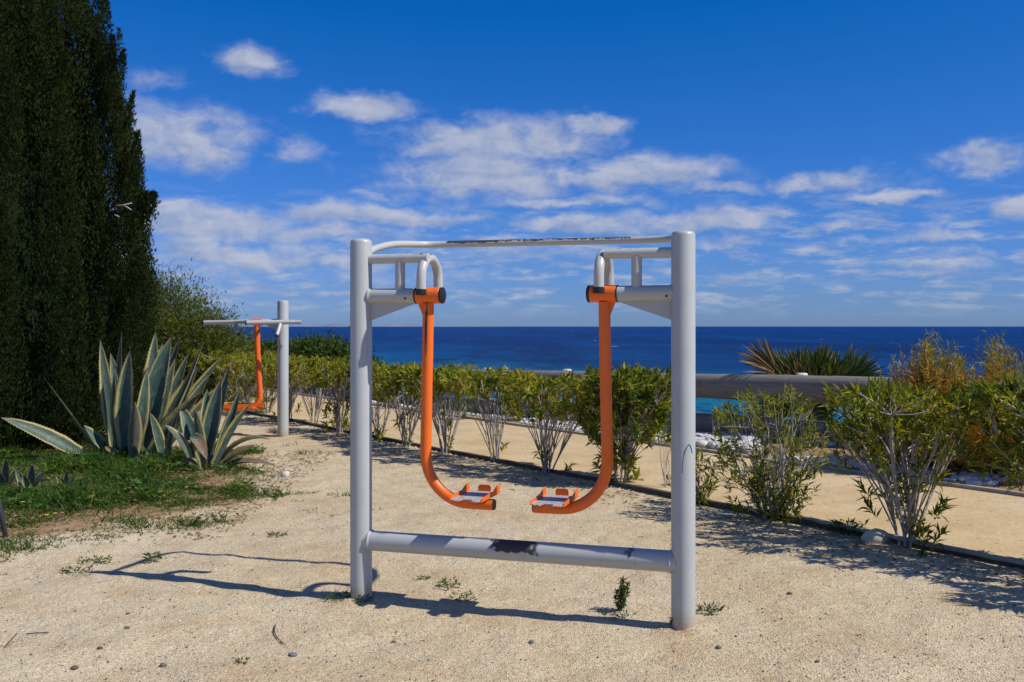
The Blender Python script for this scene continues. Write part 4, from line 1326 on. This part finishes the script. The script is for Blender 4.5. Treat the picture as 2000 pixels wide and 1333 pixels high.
# ------------------------------------------------------------------ agaves
def agave_leaf(root, base, tip, W, bow=.10, face=None, dry=0.0, droop=0.0, seed=0, name='leaf', fold=.22):
    rs_ = np.random.default_rng(seed)
    base = np.asarray(base, float); tip = np.asarray(tip, float)
    d = tip-base; L = np.linalg.norm(d)
    hor = np.array([d[0], d[1], 0]); hor = unit(hor) if np.linalg.norm(hor) > 1e-4 else np.array([0, -1.0, 0])
    # the leaf first leaves the heart steeply or bows outward
    mid = base+d*.5+ZZ*bow*L*.6-hor*bow*L*.35
    S = np.linspace(0, 1, 17)
    P = (1-S)[:, None]**2*base+2*((1-S)*S)[:, None]*mid+(S**2)[:, None]*tip
    P[:, 2] -= droop*L*S**3*.5
    P += (rs_.normal(size=3)*.02*L)[None]*np.sin(S*np.pi)[:, None]
    T = unit(np.gradient(P, axis=0))
    inward = unit(ZZ*.7-hor*.7) if face is None else unit(face)
    Nn = unit(inward-T*np.sum(T*inward, -1, keepdims=True))
    X = np.cross(T, Nn)
    wd = W*np.interp(S, [0, .12, .38, .6, .8, .93, 1], [.62, .70, 1, .90, .58, .24, .012])
    us = np.array([-1, -.82, -.55, -.2, .2, .55, .82, 1])
    wave = 1+.03*np.sin(S*37+rs_.uniform(0, 6))
    front = []; back = []; ua = []; sa = []
    fo = fold*np.interp(S, [0, .5, 1], [1.3, 1, .7])
    th = .028*np.interp(S, [0, .3, 1], [1.3, .8, .15])*W/.16
    for i_, s_ in enumerate(S):
        for u_ in us:
            p = P[i_]+X[i_]*u_*wd[i_]/2*wave[i_]+Nn[i_]*(abs(u_)**1.7)*wd[i_]*fo[i_]
            front.append(p)
            back.append(p-Nn[i_]*th[i_]*(1-.92*abs(u_)))
            ua.append(abs(u_)); sa.append(s_)
    nu = len(us); n = len(S)
    i_ = np.arange(n-1)[:, None]*nu; j_ = np.arange(nu-1)[None]
    F = np.stack([i_+j_, i_+j_+1, i_+nu+j_+1, i_+nu+j_], -1).reshape(-1, 4)
    m = MB()
    r_ = rs_.random()
    m.add(np.array(front), F, u=np.array(ua), sl=np.array(sa), rnd=r_, dry=dry)
    m.add(np.array(back), F[:, ::-1].copy(), u=np.array(ua), sl=np.array(sa), rnd=r_, dry=dry)
    # edges closed by thin rims, with the small marginal teeth standing on them
    off = n*nu
    rim = []
    for i2 in range(n-1):
        rim.append((i2*nu, (i2+1)*nu, off+(i2+1)*nu, off+i2*nu))
        rim.append((i2*nu+nu-1, off+i2*nu+nu-1, off+(i2+1)*nu+nu-1, (i2+1)*nu+nu-1))
    m.F.append(np.array(rim))
    fr_ = np.array(front).reshape(n, nu, 3)
    for s_i in np.arange(2, n-2, .5):
        for e, sg in ((0, -1), (nu-1, 1)):
            k0 = int(s_i); f_ = s_i-k0
            p = fr_[k0, e]*(1-f_)+fr_[k0+1, e]*f_
            tdir = T[k0]; o_ = X[k0]*sg
            tt = .008*W/.16
            m.add([p-tdir*tt*.7-o_*.002, p+tdir*tt*.7-o_*.002, p+o_*tt*1.2+tdir*tt*.3], [(0, 1, 2)], u=1.0, sl=.5, rnd=r_, dry=dry)
    return build(m, name, M_agave, root)

YA = 10.75
ag = thing('agave', 'big variegated agave with yellow edged grey green leaves below the cypress', 'agave', tuple(gp(275, 905)))
CAMF = np.array([.25, -1.0, .25])
#        base px,py  tip px,py  dY(base,tip)  width, bow, dry, droop, face
AL = [((185, 905), (2, 806), (0, -.35), .19, .05, .12, .10, np.array([.35, -.75, .75])),
      ((205, 902), (88, 741), (.1, .0), .10, .07, .25, 0, np.array([.75, .35, .6])),
      ((228, 890), (196, 664), (.05, -.05), .17, .03, 0, 0, np.array([.35, -1, .2])),
      ((240, 890), (238, 649), (.12, .1), .15, -.02, 0, 0, np.array([-.6, -.8, .2])),
      ((248, 888), (254, 685), (-.12, -.18), .24, .02, 0, 0, np.array([-.15, -1, .1])),
      ((270, 886), (304, 648), (.15, .18), .20, .03, 0, 0, np.array([.1, -1, .2])),
      ((285, 888), (334, 658), (-.05, .02), .29, .03, 0, 0, np.array([-.1, -1, .15])),
      ((296, 880), (353, 655), (.25, .35), .18, .02, 0, 0, np.array([-.5, -.8, .2])),
      ((300, 886), (397, 669), (-.02, .15), .17, .02, 0, 0, np.array([-.7, -.6, .4])),
      ((308, 884), (386, 718), (.18, .3), .24, .02, 0, 0, np.array([-.2, -1, .3])),
      ((315, 880), (434, 697), (.28, .5), .18, .05, .1, 0, np.array([-.4, -.8, .5])),
      ((300, 882), (397, 764), (-.22, -.35), .24, .10, .1, 0, np.array([-.55, .35, .8])),
      ((258, 905), (264, 785), (-.30, -.40), .17, .03, .45, 0, np.array([.1, .9, .3])),
      ((318, 900), (293, 806), (-.33, -.5), .14, .05, 0, 0, np.array([.6, -.5, .4])),
      ((268, 880), (318, 672), (.3, .5), .17, .02, 0, 0, np.array([.2, -1, .2])),
      ((250, 880), (216, 690), (.32, .55), .18, .02, 0, 0, np.array([.2, -1, .2])),
      ((222, 890), (160, 830), (.2, .1), .16, .12, 0, 0, np.array([.5, -.7, .6])),
      ((330, 890), (352, 800), (-.25, -.4), .11, .05, .1, 0, np.array([-.4, -.7, .4])),
      ((282, 886), (342, 700), (.1, .12), .15, .02, 0, 0, np.array([.5, -.9, .2])), ((262, 888), (288, 720), (-.2, -.25), .15, .02, 0, 0, np.array([.6, -.8, .2])),
      ((312, 884), (412, 730), (.05, .2), .17, .03, 0, 0, np.array([-.3, -.8, .5])), ((235, 890), (225, 720), (-.1, -.1), .15, .02, 0, 0, np.array([.4, -.9, .2])),
      ((290, 880), (368, 690), (.35, .55), .17, .02, 0, 0, np.array([-.2, -1, .2])), ((320, 886), (445, 745), (.1, .3), .14, .06, .3, 0, np.array([-.3, -.7, .6]))]
for k, (b, tp, dd, W, bow, dry, dr, fc) in enumerate(AL):
    agave_leaf(ag, at(b[0], b[1], YA+dd[0]), at(tp[0], tp[1], YA+dd[1]), W*.95, bow, fc, dry, dr, 300+k)
m = MB(); m.tube([at(272, 912, YA)-ZZ*.15, at(272, 900, YA), at(274, 872, YA+.05)], [.26, .24, .12], 14, u=.2, sl=.1, rnd=.3, dry=.2)
build(m, 'heart', M_agave, ag)
# collapsed brown leaf in front
lf = agave_leaf(ag, at(165, 893, YA-.45), at(100, 930, YA-.95), .19, .30, np.array([0, -.6, .8]), 1.0, .1, 340); lf['label'] = 'withered brown curled leaf'
for k, (b, tp_, dy_, W_, bw_) in enumerate((((225, 908), (150, 912), -.45, .12, .25), ((262, 912), (228, 934), -.55, .11, .2), ((310, 912), (335, 930), -.5, .12, .3), ((345, 908), (362, 915), -.4, .10, .4), ((240, 905), (205, 870), -.2, .10, .1))):
    agave_leaf(ag, at(b[0], b[1], YA-.25), at(tp_[0], tp_[1], YA+dy_), W_, bw_, np.array([.1, -.6, .7]), 1.0, .1, 420+k)

YB = 10.25
ag2 = thing('agave', 'smaller variegated agave at the right side of the big one with withered lower leaves', 'agave', tuple(gp(408, 915)))
BL2 = [((405, 905), (449, 714), (.1, .2), .17, .06, 0, 0, np.array([-.5, -.8, .3])),
       ((400, 902), (431, 742), (0, .0), .20, .02, 0, 0, np.array([-.1, -1, .1])),
       ((418, 912), (492, 784), (-.15, -.2), .16, .02, 0, 0, np.array([-.6, .2, .7])),
       ((425, 905), (527, 842), (0, -.1), .14, .30, .1, .25, np.array([-.3, -.2, 1])),
       ((430, 912), (500, 866), (-.1, -.15), .14, .12, .75, .1, np.array([0, -.4, 1])),
       ((428, 918), (541, 902), (-.1, -.3), .12, .22, .85, .15, np.array([0, -.3, 1])),
       ((392, 900), (381, 798), (-.1, -.2), .12, .02, .2, 0, np.array([.1, .7, .3])),
       ((385, 902), (352, 790), (.1, .2), .15, .04, 0, 0, np.array([.3, -.9, .3])),
       ((410, 900), (405, 760), (.2, .3), .15, .02, 0, 0, np.array([0, -1, .2])),
       ((372, 905), (322, 830), (-.1, -.2), .14, .15, .2, 0, np.array([.5, -.3, .8])),
       ((398, 915), (366, 858), (-.25, -.4), .12, .5, 0, .1, np.array([0, -.8, .4])),
       ((420, 905), (470, 760), (.25, .45), .14, .03, 0, 0, np.array([-.4, -.8, .3])),
       ((395, 918), (345, 905), (-.2, -.4), .12, .35, 1, .1, np.array([0, -.6, .8]))]
for k, (b, tp, dd, W, bow, dry, dr, fc) in enumerate(BL2):
    agave_leaf(ag2, at(b[0], b[1], YB+dd[0]), at(tp[0], tp[1], YB+dd[1]), W*1.0, bow, fc, dry, dr, 360+k)
lf = agave_leaf(ag2, at(378, 853, YB-.28), at(404, 898, YB-.5), .12, .35, np.array([.3, -.8, .5]), 1.0, 0, 385); lf['label'] = 'withered brown hanging leaf'
m = MB(); m.tube([at(405, 925, YB)-ZZ*.1, at(405, 912, YB), at(405, 892, YB+.05)], [.17, .16, .08], 12, u=.2, sl=.1, rnd=.3, dry=.6)
build(m, 'heart', M_agave, ag2)
for k, (px, py, h, lb) in enumerate(((10, 952, .26, 'small agave offset at the far left edge in the grass'), (60, 958, .24, 'small agave offset in the grass left of the withered leaf'), (128, 952, .16, 'tiny agave offset beside the withered brown leaf'))):
    g = gp(px, py)
    pu = thing('agave_offset', lb, 'agave', tuple(g), 'agave offsets in the grass')
    for q, (a_, hh, w_) in enumerate(((.3, 1, .08), (-.9, .8, .07), (1.3, .75, .07), (-.25, .6, .07), (2.4, .6, .06))):
        agave_leaf(pu, g+np.array([math.sin(a_)*.02, 0, 0]), g+np.array([math.sin(a_)*h*.6, -math.cos(a_)*h*.25, h*hh]), w_*h/.22, .05, np.array([-.2*math.sin(a_), -1, .4]), 0, 0, 390+k*7+q)

# ------------------------------------------------------------------ grass, litter, gravel
rs = np.random.default_rng(21)
N = 60000
gx = rs.uniform(-6.2, -1.3, N); gy = rs.uniform(5.7, 12.3, N)
s_ = poly_sd(gx, gy, GRASS_POLY)
dens = sstep(-.25, .5, s_+(vnoise(gx*2.2, gy*2.2, 61)-.5)*1.3)*(.12+.95*sstep(.36, .66, vnoise(gx*1.6+3, gy*2.6, 62)*.65+vnoise(gx*6, gy*8, 65)*.35))
bare = np.exp(-(((gx+3.0)/.7)**2+((gy-7.75)/.35)**2)*1.3)
keep = rs.random(N) < dens*(1-.85*bare)
gx, gy = gx[keep], gy[keep]
gzv = ground_z(gx, gy)
P = np.stack([gx, gy, gzv-.005], -1)
tall = .035+.105*sstep(.35, .9, vnoise(gx*3.4, gy*3.4, 63))+.06*sstep(.0, .8, s_[keep]-.4)+.10*np.exp(-(((gx+4.05)/.55)**2+((gy-10.35)/.5)**2))+.06*np.exp(-(((gx+3.2)/.4)**2+((gy-9.9)/.4)**2))
for rep in range(3):
    pass
m = MB()
for rep in range(4):
    jit = np.concatenate([rs.normal(size=(len(P), 2))*.018, np.zeros((len(P), 1))], 1)
    d_ = unit(rs.normal(size=(len(P), 3))*np.array([.62, .62, .15])+np.array([0, 0, .62]))
    ll = tall*rs.uniform(.5, 1.3, len(P))
    if rep < 3:
        scatter(m, BLADE_V, BLADE_F, P+jit, d_, ll, .0065, tw=1, rs=rs)
    else:
        scatter(m, LEAF_V, LEAF_F, P+jit+np.array([0, 0, .012])+ZZ*(ll*.35)[:, None], unit(d_*np.array([1, 1, .35])), ll*.30, ll*.18, tw=.45, rs=rs)
tag(build(m, 'grass', M_grass, smooth=False), 'short green grass and clover around the agaves', 'grass', kind='stuff')
# thin scattered turf running out over the gravel
N = 9000
gx = rs.uniform(-4.5, -.6, N); gy = rs.uniform(5.1, 8.8, N)
s2 = poly_sd(gx, gy, GRASS_POLY)
dens = sstep(-1.25, -.1, s2)*(vnoise(gx*5, gy*7, 64) > .74)*(s2 < .1)
k_ = rs.random(N) < dens
gx, gy = gx[k_], gy[k_]
P = np.stack([gx, gy, ground_z(gx, gy)-.003], -1)
m = MB()
for rep in range(3):
    jit = np.concatenate([rs.normal(size=(len(P), 2))*.015, np.zeros((len(P), 1))], 1)
    d_ = unit(rs.normal(size=(len(P), 3))*np.array([.8, .8, .1])+np.array([0, 0, .45]))
    scatter(m, BLADE_V, BLADE_F, P+jit, d_, rs.uniform(.015, .045, len(P)), .006, tw=1, rs=rs)
tag(build(m, 'sparse_turf', M_grass, smooth=False), 'sparse low turf at the edge of the gravel', 'grass', kind='stuff')
# leaf litter under the hedge and agaves
N = 2600
t_ = rs.uniform(-22, 3, N); n_ = 5.62+rs.normal(size=N)*.22
lx = NX*n_+NY*t_; ly = NY*n_-NX*t_
ax_ = rs.uniform(-5.5, -2.0, 5200); ay_ = rs.uniform(6.8, 11.5, 5200)
lx = np.concatenate([lx, ax_]); ly = np.concatenate([ly, ay_])
m = MB()
P = np.stack([lx, ly, ground_z(lx, ly)+.006+.05*rs.random(len(lx))*(poly_sd(lx, ly, GRASS_POLY) > .3)], -1)
ok = (ly > 2.5)
P = P[ok]
scatter(m, LEAF_V, LEAF_F, P, unit(rs.normal(size=P.shape)*np.array([1, 1, .12])), rs.uniform(.02, .07, len(P)), rs.uniform(.008, .018, len(P)), tw=.3, rs=rs)
tag(build(m, 'leaf_litter', M_litter, smooth=False), 'dry leaf litter under the hedge and agaves', 'litter', kind='stuff')
# gravel grains standing proud of the sand
N = 60000
gy = 2.6+(rs.random(N)**1.5)*8.5
gx = rs.uniform(-.56, .56, N)*gy
n_, t_ = nt(gx, gy)
sdg = poly_sd(gx, gy, GRASS_POLY)
ok = (n_ < 5.85) & (sdg < .1) & (rs.random(N) < .25+.9*vnoise(gx*1.7, gy*1.7, 71))
gx, gy = gx[ok], gy[ok]
sz = .0022+.0052*rs.random(len(gx))**5
P = np.stack([gx, gy, ground_z(gx, gy)+sz*.25], -1)
octv = np.array([[1,0,0],[0,1,0],[-1,0,0],[0,-1,0],[0,0,.7],[0,0,-.7]])
octf = np.array([[0,1,4],[1,2,4],[2,3,4],[3,0,4]])
V = octv[None]*sz[:, None, None]*rs.uniform(.6, 1.4, (len(P), 6, 1))
an = rs.uniform(0, 6.28, len(P)); ca, sa_ = np.cos(an)[:, None], np.sin(an)[:, None]
V = np.stack([V[..., 0]*ca-V[..., 1]*sa_, V[..., 0]*sa_+V[..., 1]*ca, V[..., 2]], -1)+P[:, None]
m = MB(); m.add(V.reshape(-1, 3), (octf[None]+np.arange(len(P))[:, None, None]*6).reshape(-1, 3), rnd=np.repeat(rs.random(len(P)), 6))
def _grit(t, p):
    r = t.attr('rnd')
    setp(t, p, col=t.ramp(r, [(0, (.06, .055, .05)), (.18, (.15, .13, .11)), (.32, (.44, .35, .24)), (.7, (.56, .46, .33)), (1, (.62, .55, .44))]), rough=.9, spec=.15)
M_grit = mat('gravel_grain', _grit)
tag(build(m, 'gravel', M_grit, smooth=False), 'fine loose gravel scattered over the sand', 'gravel', kind='stuff')

# single stones and small finds
def stone(px, py, size, mt, label, name='pebble', cat='pebble', flat=.6, seed=0, group=None):
    g = gp(px, py); rs_ = np.random.default_rng(seed)
    m = MB(); m.add(rock_verts(rs_, size, size*.8, size*flat)+g+ZZ*size*flat*.55, ICO[1])
    tag(build(m, name, mt, org=tuple(g)), label, cat, group)
stone(557, 932, .045, M_rock, 'round white stone on the gravel right of the agaves', 'stone', 'stone', .85, 1)
stone(1712, 1053, .095, M_rock, 'white rock at the foot of the forked shrub', 'rock', 'rock', .62, 2)
stone(1690, 902, .05, M_twig, 'dark brown lump on the sand path', 'clod', 'clod', .5, 3)
stone(573, 1281, .021, M_slate, 'blue grey flat pebble at the end of the curved twig', 'pebble', 'pebble', .45, 4)
PG = 'dark pebbles on the gravel'
for k, (px, py, sz_, lb) in enumerate(((195, 1268, .014, 'reddish brown pebble in the lower left gravel'), (248, 1227, .013, 'dark pebble in the gravel below the shadow of the left post'),
        (250, 1200, .011, 'dark pebble just under the long post shadow'), (146, 1308, .016, 'dark elongated pebble in the bottom left corner'), (318, 1302, .016, 'dark pebble near the bottom edge left of the twig'),
        (1038, 1256, .014, 'small dark pebble below the base bar'), (1403, 1267, .014, 'dark pebble right of the foot of the right post'), (1543, 1161, .014, 'dark pebble between right post and shrub shadow'),
        (1596, 1293, .011, 'dark pebble in the lower right gravel'), (770, 1256, .012, 'dark pebble below the foot of the left post'))):
    stone(px, py, sz_, M_rock if k == -1 else (M_twig if k in (0, 3) else M_darkpeb), lb, 'pebble', 'pebble', .6, 10+k, PG)
m = MB()
tp = [gp(a, b)+ZZ*.008 for a, b in ((538, 1224), (536, 1236), (541, 1248), (550, 1257), (559, 1264))]
m.tube(smooth_path(tp, 16), np.linspace(.0035, .0018, 17), 5)
tag(build(m, 'twig', M_twig, org=tuple(tp[0])), 'thin curved dry twig above the blue grey pebble', 'twig')
for pts, lb in ((((10, 1266), (22, 1252), (33, 1240)), 'dry twig in the bottom left gravel, slanting'), (((52, 1241), (75, 1239), (96, 1238)), 'straight dry twig lying level in the lower left gravel')):
    tp = [gp(a, b)+ZZ*.006 for a, b in pts]
    m = MB(); m.tube(smooth_path(tp, 10), .003, 5)
    tag(build(m, 'twig', M_twig, org=tuple(tp[0])), lb, 'twig')

def weed(px, py, label, seed, r=.06, h=.03, n=40, L=.03, tall=False):
    g = gp(px, py); rs_ = np.random.default_rng(seed)
    root = thing('weed', label, 'weed', tuple(g), 'weeds growing in the gravel')
    m = MB(); st = MB()
    if tall:
        for q in range(7):
            e = g+np.array([rs_.normal()*.03, rs_.normal()*.03, h*rs_.uniform(.45, 1)])
            P = smooth_path([g-ZZ*.01, (g+e)/2+rs_.normal(size=3)*.01, e], 10)
            st.tube(P, np.linspace(.003, .0012, len(P)), 5)
            for pp in P[2:]:
                k_ = 10
                scatter(m, LEAF_V, LEAF_F, np.repeat(pp[None], k_, 0)+rs_.normal(size=(k_, 3))*.004, unit(rs_.normal(size=(k_, 3))*.7+np.array([0, 0, .6])), rs_.uniform(.012, .03, k_), .007, rs=rs_)
    else:
        a = rs_.uniform(0, 6.28, n); rr = np.sqrt(rs_.random(n))*r
        P = g+np.stack([np.cos(a)*rr, np.sin(a)*rr*.7, rs_.uniform(.004, h, n)], -1)
        for q in range(6):
            st.tube(np.array([g-ZZ*.005, P[q]]), .0016, 4)
        D_ = unit(np.stack([np.cos(a), np.sin(a), np.full(n, .55)], -1)+rs_.normal(size=(n, 3))*.4)
        scatter(m, LEAF_V, LEAF_F, P, D_, L*rs_.uniform(.6, 1.3, n), L*.35, rs=rs_)
    build(st, 'stem', M_weed if False else M_twig, root)
    build(m, 'leaves', M_weed, root, smooth=False)
weed(1213, 1192, 'upright leafy sprig under the right end of the base bar', 401, h=.20, tall=True)
weed(1385, 1197, 'flat green weed right of the foot of the right post', 402, .06, .03, 60)
weed(1208, 1205, 'low weed at the foot of the upright sprig', 403, .085, .02, 60, .022)
weed(876, 1148, 'small weed on the shadow line under the base bar', 404, .06, .035, 50)
weed(826, 1132, 'tiny weed behind the shadow right of the left post', 405, .035, .02, 30, .02)
weed(300, 1098, 'bright green weed inside the hand rail shadow', 406, .04, .05, 50, .035)
weed(185, 1101, 'spreading grassy weed left of the post shadow tip', 407, .10, .03, 90, .026)
weed(660, 1172, 'dark weed at the left side of the left post foot', 408, .07, .035, 80, .025)
weed(712, 1176, 'weed at the right side of the left post foot', 409, .04, .03, 40, .025)
weed(473, 1296, 'small green weed near the bottom edge', 410, .03, .02, 26, .02)
weed(542, 1048, 'green weed alone on the gravel right of the grass', 411, .06, .02, 50, .025)
weed(1312, 1221, 'tiny weed against the left side of the right post foot', 412, .02, .03, 24, .02)
weed(1655, 1046, 'leafy weed at the edging left of the white rock', 413, .12, .09, 120, .05)
weed(1330, 950, 'leafy weed at the edging behind the right post', 414, .12, .10, 90, .05)
weed(908, 1172, 'clump of weed in the base bar shadow', 415, .07, .03, 50, .025)
weed(150, 1120, 'thin low weed in the left gravel below the grass', 416, .09, .025, 60, .025)
weed(645, 968, 'tiny weed on the gravel left of the left post', 417, .03, .02, 20, .02)
# yellow flowers in the grass
for k, (px, py) in enumerate(((92, 1031), (108, 1028), (45, 1004))):
    g = gp(px, py)
    root = thing('yellow_flower', ('left of the pair of yellow flowers in the grass', 'right of the pair of yellow flowers in the grass', 'single yellow flower near the left edge of the grass')[k], 'flower', tuple(g), 'yellow flowers in the grass')
    m = MB(); m.tube([g, g+ZZ*.09], .002, 5); build(m, 'stem', M_weed, root)
    m = MB()
    for q in range(8):
        a_ = q*math.pi/4
        scatter(m, LEAF_V, LEAF_F, (g+ZZ*.09)[None], np.array([[math.cos(a_), math.sin(a_), .35]]), .020, .012, tw=.1)
    build(m, 'petals', M_yellow, root, smooth=False)
# dark leaning bar at the left edge
g = gp(14, 1050)
m = MB(); m.tube([g-ZZ*.05, g+np.array([-.055, .0, .23]), g+np.array([-.10, .0, .40])], .016, 12)
tag(build(m, 'leaning_bar', M_darkbar, org=tuple(g)), 'dark blue metal bar leaning in at the left edge of the grass', 'bar')
